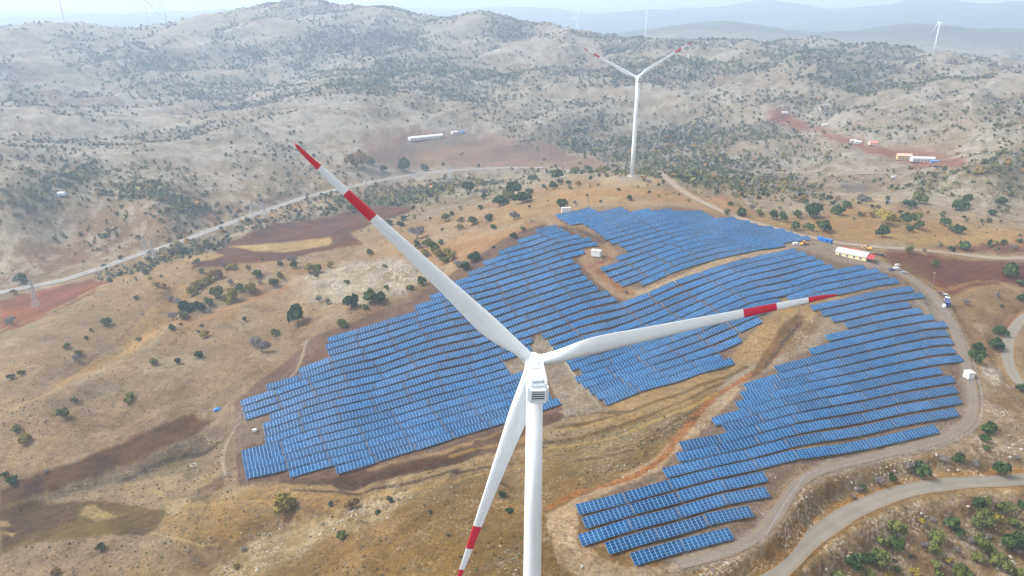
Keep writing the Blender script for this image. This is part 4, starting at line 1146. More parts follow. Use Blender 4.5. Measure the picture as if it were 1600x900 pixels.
LEAF = {
 'g': leaf_mat('dark_leaves', [(0.018, 0.034, 0.009), (0.034, 0.058, 0.013), (0.070, 0.100, 0.022)]),
 'o': leaf_mat('olive_leaves', [(0.045, 0.060, 0.012), (0.080, 0.095, 0.018), (0.140, 0.140, 0.028)]),
 'y': leaf_mat('yellow_leaves', [(0.110, 0.105, 0.018), (0.190, 0.150, 0.022), (0.270, 0.200, 0.035)]),
 'a': leaf_mat('autumn_leaves', [(0.130, 0.080, 0.022), (0.200, 0.120, 0.030), (0.260, 0.160, 0.040)]),
 'b': leaf_mat('bare_twigs', [(0.110, 0.095, 0.090), (0.160, 0.140, 0.130), (0.210, 0.185, 0.165)]),
 'd': leaf_mat('dark_scrub', [(0.035, 0.038, 0.018), (0.055, 0.055, 0.024), (0.090, 0.080, 0.035)]),
}
M_BARK = mat('bark', (92, 80, 68), 0.9, noise=0.2, nscale=3)

def quads(P, N, s, asp=1.0, rng=RNG):
    """leaf-clump quads of half size s at P, facing N"""
    n = len(P)
    a = rng.normal(size=(n, 3)); a -= N * (a * N).sum(1)[:, None]; a /= np.linalg.norm(a, axis=1)[:, None] + 1e-9
    b = np.cross(N, a)
    s = np.broadcast_to(np.asarray(s, float), (n,))[:, None]
    j = lambda: 1 + 0.35 * (rng.random((n, 1)) - 0.5)
    V = np.stack([P - a * s * j() - b * s * asp * j(), P + a * s * j() - b * s * asp * j(), P + a * s * j() + b * s * asp * j(), P - a * s * j() + b * s * asp * j()], 1)
    return V.reshape(-1, 3)
def crown(seed, n, flat_=0.85, lobes=9, leaf=0.15, spread=0.55, bare=False):
    """unit crown, radius about 1, base at z=0: leaf clumps spread over and inside uneven lobes"""
    rng = np.random.default_rng(seed)
    ctr, rad_ = [], []
    for k in range(lobes):
        a = rng.random() * 6.283; q = spread * math.sqrt(rng.random())
        ctr.append((q * math.cos(a), q * math.sin(a), 0.45 + 0.75 * flat_ * rng.random() * (1 - 0.5 * q))); rad_.append(0.22 + 0.32 * rng.random())
    ctr, rad_ = np.array(ctr), np.array(rad_)
    w_ = rad_ ** 2; k = rng.choice(lobes, n, p=w_ / w_.sum())
    d = rng.normal(size=(n, 3)); d /= np.linalg.norm(d, axis=1)[:, None]
    d[:, 2] = np.where(d[:, 2] < -0.3, -d[:, 2], d[:, 2])
    r = rad_[k] * (0.55 + 0.5 * rng.random(n) ** 0.5)
    P = ctr[k] + d * r[:, None] * np.array([1, 1, flat_])
    P[:, 2] = np.maximum(P[:, 2], 0.05 + 0.1 * rng.random(n))
    N = d + 0.7 * rng.normal(size=(n, 3)); N /= np.linalg.norm(N, axis=1)[:, None]
    if bare:
        V = quads(P, N, leaf * (0.5 + rng.random(n)), 0.16, rng)
    else:
        V = quads(P, N, leaf * (0.6 + 0.8 * rng.random(n)), 1.0, rng)
    return V
def crown_mesh(kind, seed):
    if kind == 'b': V = crown(seed, 520, 0.8, 8, 0.17, 0.55, True)
    elif kind == 'd': V = crown(seed, 200, 0.75, 5, 0.19, 0.4)
    else: V = crown(seed, 640, 0.95, 9, 0.125, 0.72)
    return np_mesh('crown', V, np.arange(len(V)).reshape(-1, 4), LEAF[kind])
def trunk_mesh(seed):
    rng = random.Random(seed); b = MB()
    b.tube((0, 0, -0.35), (0.02, 0.01, 0.42), 0.085, 0.06, 7)
    for k in range(5):
        a = k * 1.256 + rng.random(); e = (0.45 * math.cos(a), 0.45 * math.sin(a), 0.8 + 0.25 * rng.random())
        b.tube((0.02, 0.01, 0.36), e, 0.045, 0.015, 5)
    return b.mesh('trunk', M_BARK)
CROWNS = {k: [crown_mesh(k, 100 + 10 * i + ord(k)) for i in range(5)] for k in 'goyabd'}
TRUNKS = [trunk_mesh(i) for i in range(4)]

PLACE = {
 'A': ('on the bare slope left of the solar field', 'bushes on the left slope'),
 'B': ('in the autumn thicket on the left slope', 'bushes of the autumn thicket'),
 'C': ('along the ridge below the dark ploughed field', 'bushes along the ridge'),
 'D': ('around the pale rock outcrop', 'bushes around the rock outcrop'),
 'E': ('in the thicket above the left block', 'bushes of the thicket above the left block'),
 'F': ('on the straw slope behind the left blade', 'bushes on the straw slope'),
 'G': ('on the knoll left of the far turbine', 'bushes on the knoll'),
 'H': ('beside the gravel road behind the upper block', 'bushes beside the gravel road'),
 'I': ('in the straw fields at the right', 'bushes in the straw fields'),
 'J': ('on the slope beside the paved lane', 'bushes beside the paved lane'),
 'K': ('on the stony strip above the paved bend', 'bushes above the paved bend'),
 'L': ('on the stony slope below the paved bend', 'bushes below the paved bend'),
 'M': ('in the olive grass near the tower', 'bushes near the tower'),
 'N': ('on the slope at the bottom left', 'bushes at the bottom left'),
}
T_ = {
 'A': 'o165,503,14 d142,516,6 g134,528,7 o104,542,8 o123,551,11 b116,559,14 o33,583,9 g17,590,8 o217,531,8 g268,511,10 d310,518,5 d315,509,6 d283,507,5 y319,522,13 d382,499,8 o430,520,12 b498,468,12 b511,472,11 o240,566,12 g278,565,9 g309,556,13 b396,535,22 b409,543,20 b17,502,16 o212,465,8 y245,445,9 a256,447,7 g464,498,27',
 'B': 'a336,430,17 y324,437,14 y316,443,13 y305,448,13 y299,456,18 g290,480,22 b278,472,18 b267,467,12 g310,478,15 o326,472,12 o337,459,17 y361,466,22 g376,450,12 y393,451,16 b405,441,8 b360,443,10 b270,496,14 o285,493,13 b327,487,10',
 'C': 'o402,427,16 o437,430,10 o428,442,15 y483,420,17 o496,422,14 d494,430,8 y388,419,9 o438,413,9 g458,415,12 y515,415,10 b457,405,18 y363,418,10 b351,415,13 o578,395,9 o601,416,6',
 'D': 'g577,464,22 g593,467,20 g548,473,23 o570,479,10 o535,506,15 o641,449,11 g660,440,14 o542,440,8 o604,450,8',
 'E': 'o667,380,13 o677,390,17 g653,383,11 o688,379,9 y686,397,17 y698,395,13 y707,400,15 o695,406,13 y663,396,12 g725,418,15 g741,402,16 b714,412,15',
 'F': 'g802,369,10 o817,358,7 o771,355,9 o739,346,13 g763,341,13 y717,355,11 b717,345,9 o695,341,13 b651,363,26 d691,359,5 g631,341,9 g625,350,9 g608,348,10 g627,314,9 o550,325,16 b803,337,18 d771,386,6 b830,346,6 g756,308,8 o795,308,16 g781,314,20 g817,309,20 g751,324,8 g879,319,16 b899,317,8 d939,315,5 g983,310,9 d917,305,5 d827,323,5 b978,457,7',  # the last bare bush is added in place of a brown dirt heap
 'G': 'g731,294,16 y705,298,11 y746,286,10 g832,280,10 g803,297,22 b756,300,16 g864,291,11 g872,275,12 o864,271,10 g875,285,9 g888,286,9 o898,267,12 o919,264,11 o924,269,6 y938,265,9 o947,263,9 g849,291,7 g827,301,9 a903,287,8 o690,296,9 g633,261,18 g662,262,12 d692,258,6 g599,264,10 d748,259,6 o581,254,14 a557,254,26 b1014,284,7 g967,296,5 a1006,279,7',
 'H': 'g1160,330,16 b1175,324,12 g1141,319,7 o1135,332,9 o1188,334,10 g1207,338,13 g1222,341,14 b1219,327,7 o1247,336,12 g1244,355,13 b1257,355,9 g1265,356,12 g1288,355,16 o1282,352,11 g1270,330,22 y1241,310,8 a1254,313,10 g1311,329,18 g1325,320,12 g1296,311,8 b1347,313,18',
 'I': 'a1364,335,12 y1386,341,26 o1343,334,8 a1352,335,7 a1403,342,10 g1380,364,17 y1383,358,12 g1418,345,18 g1420,357,11 o1436,353,13 o1435,340,12 g1477,348,13 o1473,335,8 o1487,357,8 g1499,360,15 o1421,389,11 b1444,391,7 g1487,390,9 g1509,387,14 o1461,412,10 b1583,386,11 g1593,376,8 g1581,425,21 g1597,441,14 g1551,332,11 g1504,321,19 g1512,310,10 g1566,315,12 g1418,319,13 o1438,310,20',
 'J': 'b1559,461,10 g1565,479,7 g1597,467,12 b1508,472,12 g1563,519,16 g1556,538,19 g1528,545,15 g1526,558,20 g1548,669,18 g1541,687,13 g1541,700,9 g1597,606,15',
 'K': 'g1442,737,21 b1478,720,17 g1394,744,12 b1421,728,13 g1348,762,10 b1375,752,17 b1342,764,12 g1497,717,14 g1564,736,21 b1590,715,10 b1525,723,15 b1333,776,9 g1499,713,12',
 'L': 'o1403,828,25 o1378,845,18 g1398,853,25 o1373,872,25 g1357,874,19 g1334,877,22 o1311,900,26 o1361,898,12 y1431,895,17 y1391,900,14 y1441,815,10 b1458,812,11 g1489,820,24 g1498,830,15 o1463,841,19 o1461,860,20 b1443,853,11 o1464,882,14 y1481,875,14 o1504,898,25 o1468,898,16 d1398,876,9 o1404,890,12 g1528,790,18 o1543,786,14 o1570,793,20 o1539,812,25 o1527,818,20 y1559,810,16 o1587,820,20 g1579,847,28 o1532,850,21 o1547,858,20 b1544,838,15 o1564,880,27 o1529,871,16 g1596,855,14 b1589,862,14 g1598,790,12 b1516,845,12 d1424,870,8 d1440,905,9 o1590,895,18 b1495,860,13',
 'M': 'g785,773,10 g795,798,10 g591,799,8 o609,782,11 a550,788,18 g780,752,6 o533,838,13 d516,787,11 d700,835,6 d672,800,6',
 'N': 'o100,648,18 o201,621,15 o116,625,9 o24,671,12 y38,688,15 g18,751,15 g7,742,9 b72,737,8 y443,786,31 d157,856,13 a86,893,15 b381,856,11 y370,885,9 y21,457,8 g32,437,18',
}
KINDW = {'g': ('dark green tree', 'tree', 'green_tree'), 'o': ('olive green bush', 'bush', 'olive_bush'), 'y': ('yellowing bush', 'bush', 'yellow_bush'), 'a': ('orange-brown bush', 'bush', 'autumn_bush'),
         'b': ('bare grey bush', 'bush', 'bare_bush'), 'd': ('tiny dark bush', 'bush', 'dark_bush')}
ORDL = ORD[1:] + ['twenty-%s' % x for x in ('sixth', 'seventh', 'eighth', 'ninth')]
rng_t = random.Random(5)
n_tree = 0
PROTO = {}
for cl, s_ in T_.items():
    items = []
    for tok in s_.split():
        x, y, w_ = tok[1:].split(',')
        items.append((float(x), float(y), float(w_), tok[0]))
    pos = at([i[0] for i in items], [i[1] for i in items])
    dep = pos[:, 1] * CP + (HC - pos[:, 2]) * SP
    # the traced point is the middle of the crown: find the ground under it
    rad_ = np.array([i[2] for i in items]) * dep / F_PX / 2
    pos = np.array([at([i[0]], [i[1]], 0.75 * r)[0] for i, r in zip(items, rad_)])
    for kd in 'goyabd':
        sel = sorted([k for k in range(len(items)) if items[k][3] == kd], key=lambda k: items[k][0])
        for rank, k in enumerate(sel):
            r = rad_[k] * 1.12
            nm = KINDW[kd]
            if len(sel) == 1: lab = 'the only %s %s' % (nm[0], PLACE[cl][0])
            elif rank == 0: lab = 'leftmost %s %s' % (nm[0], PLACE[cl][0])
            elif rank == len(sel) - 1: lab = 'rightmost %s %s' % (nm[0], PLACE[cl][0])
            else: lab = '%s %s from the left %s' % (ORDL[rank - 1], nm[0], PLACE[cl][0])
            o = empty(nm[2], (pos[k][0], pos[k][1], pos[k][2]), rng_t.random() * 6.28)
            o.scale = (r * rng_t.uniform(0.85, 1.2), r * rng_t.uniform(0.85, 1.2), r * rng_t.uniform(0.95, 1.4))
            tag(o, lab, nm[1], PLACE[cl][1])
            link('crown', CROWNS[kd][rng_t.randrange(5)], o)
            link('trunk', TRUNKS[rng_t.randrange(4)], o)
            n_tree += 1

# ground cover of shrubs on the hills: far too many to count
def gread(G, x, y):
    return bil(G, np.interp(np.log(np.hypot(x, y)), _lr, _ir), np.interp(np.degrees(np.arctan2(x, y)), az, _ia))
def scatter(n, r0, r1, a0, a1):
    a = np.radians(RNG.uniform(a0, a1, n)); r = np.sqrt(RNG.uniform(r0 * r0, r1 * r1, n))
    return r * np.sin(a), r * np.cos(a), r
x, y, r = scatter(300000, 520, 2800, -42, 44)
keep = RNG.random(len(x)) < np.clip(gread(DENS, x, y) * 0.75, 0, np.where(r < 1150, 0.85, 0.55))
x, y, r = x[keep], y[keep], r[keep]
z = zat(x, y)
size = (0.7 + 2.4 * RNG.random(len(x)) ** 2.6) * np.where(r > 1300, 1.3, 1.0) * (1 + 0.45 * np.clip(gread(DENS, x, y) - 0.9, 0, 1.2))
protos = [crown(500 + i, 14, 0.8, 4, 0.42, 0.45) for i in range(12)]
pick = RNG.integers(0, 12, len(x)); rot = RNG.random(len(x)) * 6.283
tone = fbm(x, y, 140, 3, 93) + RNG.normal(size=len(x)) * 0.35
VV, MI = [], []
for i in range(12):
    s_ = pick == i
    p = protos[i]; k = int(s_.sum())
    c, s = np.cos(rot[s_])[:, None], np.sin(rot[s_])[:, None]
    X = p[None, :, 0] * c - p[None, :, 1] * s; Y = p[None, :, 0] * s + p[None, :, 1] * c; Z = np.repeat(p[None, :, 2], k, 0)
    sz = size[s_][:, None]
    VV.append(np.stack([X * sz + x[s_][:, None], Y * sz + y[s_][:, None], Z * sz * 0.95 + z[s_][:, None]], -1).reshape(-1, 3))
    tn = tone[s_] + 0.45 * (r[s_] < 1150)
    m_ = np.where(tn > 0.28, 1, np.where(tn < -0.25, 2, 0))
    m_ = np.where((RNG.random(k) < np.where(r[s_] < 1100, 0.13, 0.04)), 3, m_)
    MI.append(np.repeat(m_, len(p) // 4))
VV = np.concatenate(VV); MI = np.concatenate(MI)
FARG = leaf_mat('far_green_leaves', [(0.030, 0.042, 0.016), (0.054, 0.066, 0.026), (0.095, 0.100, 0.040)])
FARO = leaf_mat('far_olive_leaves', [(0.070, 0.078, 0.026), (0.105, 0.105, 0.034), (0.155, 0.140, 0.045)])
me = np_mesh('shrub_cover', VV, np.arange(len(VV)).reshape(-1, 4), [FARG, FARO, LEAF['b'], LEAF['a']], mi=MI)
tag(link('shrub_cover', me), 'scattered green and grey shrubs covering the hills behind the solar field', 'shrubs', kind='stuff')
N_SHRUB = len(x)

# low scrub and dry tufts close by
DN = np.clip(0.25 + 1.2 * fbm(GX, GY, 30, 4, 95), 0.0, 1) * (1 - BARE) * (1 - ROADMASK) * (1 - 0.97 * flat)
x, y, r = scatter(200000, 110, 620, -46, 48)
keep = RNG.random(len(x)) < gread(DN, x, y) * 0.5 * np.clip(330 / r, 0.3, 1.2)
x, y = x[keep], y[keep]; z = zat(x, y)
size = 0.12 + 0.42 * RNG.random(len(x)) ** 3.2
protos = [crown(700 + i, 4, 0.7, 3, 0.55, 0.4) for i in range(8)]
pick = RNG.integers(0, 8, len(x))
VV, MI = [], []
for i in range(8):
    s_ = pick == i; p = protos[i]
    VV.append((p[None] * size[s_][:, None, None] + np.stack([x[s_], y[s_], z[s_]], -1)[:, None]).reshape(-1, 3))
    MI.append(np.repeat(RNG.choice(4, int(s_.sum()), p=[0.12, 0.2, 0.28, 0.40]), len(p) // 4))
M_STRAW = leaf_mat('dry_grass', [(0.20, 0.15, 0.07), (0.27, 0.20, 0.10), (0.33, 0.26, 0.14)])
VV = np.concatenate(VV)
me = np_mesh('dry_tufts', VV, np.arange(len(VV)).reshape(-1, 4), [LEAF['d'], LEAF['o'], LEAF['b'], M_STRAW], mi=np.concatenate(MI))
tag(link('dry_tufts', me), 'low dry tufts and scrub scattered over the near slopes', 'scrub', kind='stuff')

# loose stones and outcrops
M_STONE = mat('limestone', (142, 136, 126), 0.9, noise=0.18, nscale=0.6)
_ico = bmesh.new(); bmesh.ops.create_icosphere(_ico, subdivisions=1, radius=1.0)
IV = np.array([v.co[:] for v in _ico.verts]); IF = np.array([[v.index for v in f.verts] for f in _ico.faces]); _ico.free()
x, y, r = scatter(170000, 120, 560, -46, 48)
rk = gread(ROCK, x, y) * (1 - gread(ROADMASK, x, y))
cl_ = np.clip(0.2 + 1.6 * fbm(x, y, 14, 3, 97), 0, 1)
keep = RNG.random(len(x)) < np.clip(rk - 0.16, 0, 1) * cl_ * 1.0
x, y, rk = x[keep], y[keep], rk[keep]; z = zat(x, y)
size = 0.12 + 0.95 * RNG.random(len(x)) ** 4 * rk + 0.10 * RNG.random(len(x))
J = 1 + 0.45 * (RNG.random((len(x), len(IV), 3)) - 0.5)
st = np.stack([0.8 + 0.6 * RNG.random(len(x)), 0.8 + 0.6 * RNG.random(len(x)), 0.45 + 0.35 * RNG.random(len(x))], -1)
VV = (IV[None] * J * (size[:, None] * st)[:, None] + np.stack([x, y, z + size * 0.15], -1)[:, None]).reshape(-1, 3)
FF = (IF[None] + (np.arange(len(x)) * len(IV))[:, None, None]).reshape(-1, 3)
tag(link('loose_stones', np_mesh('loose_stones', VV, FF, M_STONE)), 'pale limestone rubble strewn over the slopes and road banks', 'stones', kind='stuff')
N_STONE = len(x)
print('trees', n_tree, 'shrubs', N_SHRUB, 'stones', N_STONE)
# ------------------------------------------------------------------ buildings, cabins, vehicles, pylons, fence
M_WPAINT = mat('white_paint', (0.50, 0.50, 0.49), 0.5, srgb=False, noise=0.05, nscale=0.8)
M_CREAM = mat('cream_render', (206, 196, 150), 0.85, noise=0.08, nscale=0.8)
M_ROOFW = mat('white_sheet_roof', (0.41, 0.41, 0.42), 0.45, srgb=False)
M_CRED = mat('red_awning', (178, 22, 34), 0.6)
M_TILE = mat('red_tiles', (196, 104, 84), 0.85, noise=0.12, nscale=2)
M_GLASS = mat('window_glass', (38, 46, 58), 0.15)
M_BLUE = mat('blue_paint', (16, 96, 170), 0.5, noise=0.08, nscale=0.6)
M_PBLUE = mat('faded_blue_paint', (84, 120, 168), 0.6)
M_NAVY = mat('navy_paint', (24, 38, 84), 0.4)
M_BLACK = mat('tyre_rubber', (24, 24, 26), 0.85)
M_SILV = mat('car_silver', (128, 132, 140), 0.35)
M_CHAR = mat('car_dark', (40, 44, 54), 0.35)
M_CARW = mat('car_white', (0.50, 0.50, 0.50), 0.35, srgb=False)
M_MAROON = mat('car_maroon', (98, 44, 54), 0.4)
M_YEL = mat('machine_yellow', (214, 150, 44), 0.5)
M_BROWN = mat('cargo_brown', (140, 104, 70), 0.85, noise=0.2, nscale=1)
M_LIGHTL = mat('lamp_glass', (220, 220, 210), 0.2)
M_TAIL = mat('tail_lamp', (150, 20, 20), 0.3)
M_OCHRE = mat('ochre_wall', (170, 146, 98), 0.85)
M_PURPLE = mat('mauve_panel', (120, 92, 128), 0.7)

def heading(p0, p1):
    """angle about Z that turns local +X from ground point p0 to p1"""
    return math.atan2(p1.y - p0.y, p1.x - p0.x)

def gable_house(label, cat, p, rz, L, Wd, h, rise, mw, mr, name='house', windows=(), group=None, over=0.25, door=None, chimney=False):
    """L along X, Wd along Y; windows: (side, x, z, w, h)"""
    o = empty(name, (p.x, p.y, p.z - 0.15), rz); tag(o, label, cat, group)
    b = MB(); b.box(-L / 2, L / 2, -Wd / 2, Wd / 2, 0, h)
    for s in (-1, 1):
        x = s * L / 2
        pts = [(x, -Wd / 2, h), (x, Wd / 2, h), (x, 0, h + rise)]
        b.face(pts if s > 0 else pts[::-1])
    b.build('wall', mw, o)
    b = MB(); e = over; t = 0.12; sl_ = rise / (Wd / 2)
    for s in (-1, 1):
        ring = []
        for x in (-L / 2 - e, L / 2 + e):
            ring.append([(x, 0, h + rise + t), (x, s * (Wd / 2 + e), h - e * sl_ + t), (x, s * (Wd / 2 + e), h - e * sl_ + 0.01), (x, 0, h + rise + 0.01)])
        b.loft(ring)
    r = b.build('roof', mr, o)
    if chimney:
        b = MB(); b.box(L * 0.2 - 0.3, L * 0.2 + 0.3, 0.4, 1.0, h + rise * 0.5, h + rise + 0.8); b.build('chimney', mw, r)
    for side, x, z, w_, hh in windows:
        y = side * (Wd / 2 + 0.03)
        b = MB(); b.box(x - w_ / 2 - 0.08, x + w_ / 2 + 0.08, min(y, y - side * 0.1), max(y, y - side * 0.1), z - 0.08, z + hh + 0.08)
        f = b.build('window', M_WPAINT, o)
        b = MB(); y2 = side * (Wd / 2 + 0.05); b.box(x - w_ / 2, x + w_ / 2, min(y2, y2 - side * 0.06), max(y2, y2 - side * 0.06), z, z + hh)
        b.build('pane', M_GLASS, f)
    if door:
        side, x, w_, hh = door
        y = side * (Wd / 2 + 0.04); b = MB(); b.box(x - w_ / 2, x + w_ / 2, min(y, y - side * 0.1), max(y, y - side * 0.1), 0.1, hh); b.build('door', M_GREY, o)
    return o

# site building with its curved white roof and red awnings
a, b_ = pt(1313, 401), pt(1343, 408)
rz = heading(a, b_)
p = pt(1331, 401)
o = empty('site_building', (p.x, p.y, p.z - 0.2), rz); tag(o, 'long cream site building with curved white roof and red awnings beside the gravel yard', 'building')
L, Wd, h = 19.0, 9.0, 3.0
b = MB(); b.box(-L / 2, L / 2, -Wd / 2, Wd / 2, 0, h)
b.build('wall', M_CREAM, o)
b = MB(); n = 12
arc = [(Wd / 2 + 0.3) * math.cos(math.pi * i / n) for i in range(n + 1)]
sec = lambda x: [(x, arc[i], h + 0.03 + 1.7 * math.sin(math.pi * i / n)) for i in range(n + 1)] + [(x, arc[i], h - 0.1 + 1.55 * math.sin(math.pi * i / n)) for i in range(n, -1, -1)]
b.loft([sec(-L / 2 - 0.4), sec(L / 2 + 0.4)])
b.build('roof', M_ROOFW, o)
b = MB()
for s in (-1, 1): b.loft([[(s * (L / 2 - 0.1), arc[i] * 0.95, h + 1.55 * math.sin(math.pi * i / n)) for i in range(n + 1)], [(s * (L / 2), arc[i] * 0.95, h + 1.55 * math.sin(math.pi * i / n)) for i in range(n + 1)]])
b.build('gable', M_CREAM, o)
for x in (-6.5, -2.2, 2.2, 6.2):
    b = MB(); b.box(x - 0.8, x + 0.8, -Wd / 2 - 0.05, -Wd / 2 + 0.05, 1.0, 2.3); f = b.build('window', M_WPAINT, o)
    b = MB(); b.box(x - 0.65, x + 0.65, -Wd / 2 - 0.08, -Wd / 2 + 0.02, 1.12, 2.18); b.build('pane', M_GLASS, f)
for x, y0, y1, w_ in ((L / 2 + 2.4, -Wd / 2, Wd / 2 - 1.5, 4.2), (-2.0, Wd / 2 + 0.3, Wd / 2 + 3.5, 11.0)):
    b = MB(); k = 8
    y_m, hw = (y0 + y1) / 2, (y1 - y0) / 2
    s2 = lambda xx: [(xx, y_m + hw * math.cos(math.pi * i / k), h - 0.5 + 1.2 * math.sin(math.pi * i / k)) for i in range(k + 1)] + [(xx, y_m + hw * math.cos(math.pi * i / k), h - 0.6 + 1.1 * math.sin(math.pi * i / k)) for i in range(k, -1, -1)]
    b.loft([s2(x - w_ / 2), s2(x + w_ / 2)])
    for xx in (x - w_ / 2 + 0.1, x + w_ / 2 - 0.1):
        for yy in (y0 + 0.15, y1 - 0.15): b.tube((xx, yy, 0), (xx, yy, h - 0.5), 0.06, n=5)
    b.build('awning', M_CRED, o)
p = pt(1345, 406); b = MB(); b.box(-1.4, 1.4, -1.0, 1.0, 0, 1.9, 0, 0, 0, 0.1); b.box(-1.5, 1.5, -1.1, 1.1, 1.9, 2.05)
o = empty('storage_box', p, rz); tag(o, 'small white storage box at the front corner of the site building', 'box'); b.build('body', M_WPAINT, o)
b = MB(); b.box(-0.5, 0.5, -1.04, -0.9, 0.1, 1.7); b.build('door', M_LGREY, o)

def cabin(label, px, py, L, Wd, h, rz, roof='flat', name='transformer_cabin', cat='cabin', group=None):
    p = pt(px, py)
    o = empty(name, (p.x, p.y, p.z - 0.2), rz); tag(o, label, cat, group)
    b = MB(); b.box(-L / 2 - 0.2, L / 2 + 0.2, -Wd / 2 - 0.2, Wd / 2 + 0.2, 0, 0.3); b.build('plinth', M_CONC, o)
    b = MB(); b.box(-L / 2, L / 2, -Wd / 2, Wd / 2, 0.3, h); b.build('wall', M_WPAINT, o)
    b = MB(); b.loft([[(-L / 2 - 0.2, -Wd / 2 - 0.2, h), (L / 2 + 0.2, -Wd / 2 - 0.2, h), (L / 2 + 0.2, Wd / 2 + 0.2, h), (-L / 2 - 0.2, Wd / 2 + 0.2, h)],
                      [(-L / 2 - 0.2, -Wd / 2 - 0.2, h + 0.18), (L / 2 + 0.2, -Wd / 2 - 0.2, h + 0.18), (L / 2 + 0.2, Wd / 2 + 0.2, h + 0.18), (-L / 2 - 0.2, Wd / 2 + 0.2, h + 0.18)],
                      [(-L / 2 + 0.1, -0.05, h + 0.55), (L / 2 - 0.1, -0.05, h + 0.55), (L / 2 - 0.1, 0.05, h + 0.55), (-L / 2 + 0.1, 0.05, h + 0.55)]]); b.build('roof', M_ROOFW, o)
    for x in (-L * 0.22, L * 0.22):
        b = MB(); b.box(x - 0.6, x + 0.6, -Wd / 2 - 0.06, -Wd / 2 + 0.02, 0.35, min(2.4, h - 0.2)); d = b.build('door', M_LGREY, o)
        b = MB()
        for k in range(4): b.box(x - 0.4, x + 0.4, -Wd / 2 - 0.09, -Wd / 2 - 0.05, 0.6 + 0.16 * k, 0.68 + 0.16 * k)
        b.build('vent', M_GREY, d)
    b = MB(); b.box(L / 2 - 0.02, L / 2 + 0.05, -0.5, 0.4, 0.35, 2.3); b.build('side_door', M_GREY, o)
    return o
cabin('white transformer cabin in the sandy clearing between the left and upper blocks', 931.5, 399, 6.6, 4.4, 3.9, R(-22))
cabin('white flat cabin at the far left corner of the upper block', 884.5, 331, 7.6, 3.2, 3.6, R(6))
cabin('white transformer cabin at the right edge of the right block beside the fence', 1513, 590, 3.3, 3.6, 3.4, R(8))

# blue containers by the gravel road
rz = heading(pt(1280, 376), pt(1300, 382))
for i, (px, py, rz_) in enumerate(((1281.5, 375.5, 0.1), (1289, 378, 0.0), (1296, 379.5, -0.1))):
    p = pt(px, py)
    o = empty('shipping_container', p, rz + rz_)
    tag(o, ('leftmost', 'middle one', 'rightmost')[i] + ' of the three bright blue containers beside the gravel road', 'container', 'blue containers beside the gravel road')
    b = MB(); b.box(-1.7, 1.7, -1.2, 1.2, 0.15, 2.6)
    for k in range(9):
        x = -1.6 + k * 0.4
        for s in (-1, 1): b.box(x - 0.1, x + 0.1, min(s * 1.2, s * 1.25), max(s * 1.2, s * 1.25), 0.3, 2.45)
    b.build('body', M_BLUE, o)
    b = MB()
    for s in (-0.55, 0.55): b.box(1.7, 1.76, s - 0.5, s + 0.5, 0.3, 2.5)
    b.build('door', M_BLUE, o)

# vehicles: X forward
def wheels(o, xs, y, r=0.34, wd=0.22):
    for x in xs:
        for s in (-1, 1):
            b = MB(); b.tube((x, s * y - wd / 2, r), (x, s * y + wd / 2, r), r, n=14); wl = b.build('wheel', M_BLACK, o)
            b = MB(); b.tube((x, s * y + s * (wd / 2 - 0.02), r), (x, s * y + s * (wd / 2 + 0.02), r), r * 0.55, n=10); b.build('rim', M_SILV, wl)
def make_car(label, px, py, rz, m_, van=False, cat='car', group=None, lift=0.0, s=1.0, name='parked_car'):
    p = pt(px, py)
    o = empty(name, (p.x, p.y, p.z + lift), rz); tag(o, label, cat, group); o.scale = (s, s, s)
    prof = [(-2.15, 0.45), (-2.2, 0.85), (-1.9, 1.0), (-1.3, 1.45), (0.3, 1.48), (1.0, 1.0), (2.0, 0.85), (2.2, 0.6), (2.15, 0.35), (-2.1, 0.32)]
    if van: prof = [(-2.5, 0.45), (-2.55, 1.9), (-2.3, 2.05), (1.0, 2.05), (1.6, 1.35), (2.3, 1.15), (2.45, 0.7), (2.4, 0.38), (-2.45, 0.35), (-2.5, 0.4)]
    rings = []
    for y, k in ((-0.88, 0.94), (-0.8, 1.0), (0.8, 1.0), (0.88, 0.94)):
        rings.append([(x * (0.99 if abs(y) > 0.85 else 1), y * (1 if z < 1.05 else 0.86), 0.3 + (z - 0.3) * k) for x, z in prof])
    b = MB(); b.loft(rings); b.build('body', m_, o)
    b = MB()
    if van:
        b.loft([[(1.03, -0.66, 2.0), (1.03, 0.66, 2.0), (1.05, 0.66, 2.03), (1.05, -0.66, 2.03)], [(1.6, -0.7, 1.38), (1.6, 0.7, 1.38), (1.65, 0.7, 1.42), (1.65, -0.7, 1.42)]])
        for q in (-1, 1): b.box(0.2, 1.2, min(q * 0.8, q * 0.9), max(q * 0.8, q * 0.9), 1.25, 1.8)
    else:
        b.loft([[(0.32, -0.62, 1.47), (0.32, 0.62, 1.47), (0.36, 0.62, 1.49), (0.36, -0.62, 1.49)], [(0.98, -0.7, 1.02), (0.98, 0.7, 1.02), (1.03, 0.7, 1.05), (1.03, -0.7, 1.05)]])
        b.loft([[(-1.36, -0.6, 1.44), (-1.36, 0.6, 1.44), (-1.39, 0.6, 1.47), (-1.39, -0.6, 1.47)], [(-1.86, -0.66, 1.03), (-1.86, 0.66, 1.03), (-1.91, 0.66, 1.06), (-1.91, -0.66, 1.06)]])
        for q in (-1, 1): b.box(-1.15, 0.35, min(q * 0.72, q * 0.80), max(q * 0.72, q * 0.80), 1.06, 1.4)
    b.build('window', M_GLASS, o)
    e = 2.4 if van else 2.18
    for q in (-0.6, 0.6):
        b = MB(); b.box(e - 0.05, e + 0.04, q - 0.2, q + 0.2, 0.6, 0.78); b.build('headlight', M_LIGHTL, o)
        b = MB(); b.box(-e - (0.16 if van else 0.04), -e + 0.05, q - 0.18, q + 0.18, 0.7, 0.9); b.build('tail_light', M_TAIL, o)
    wheels(o, (-1.35, 1.4), 0.8)
    return o
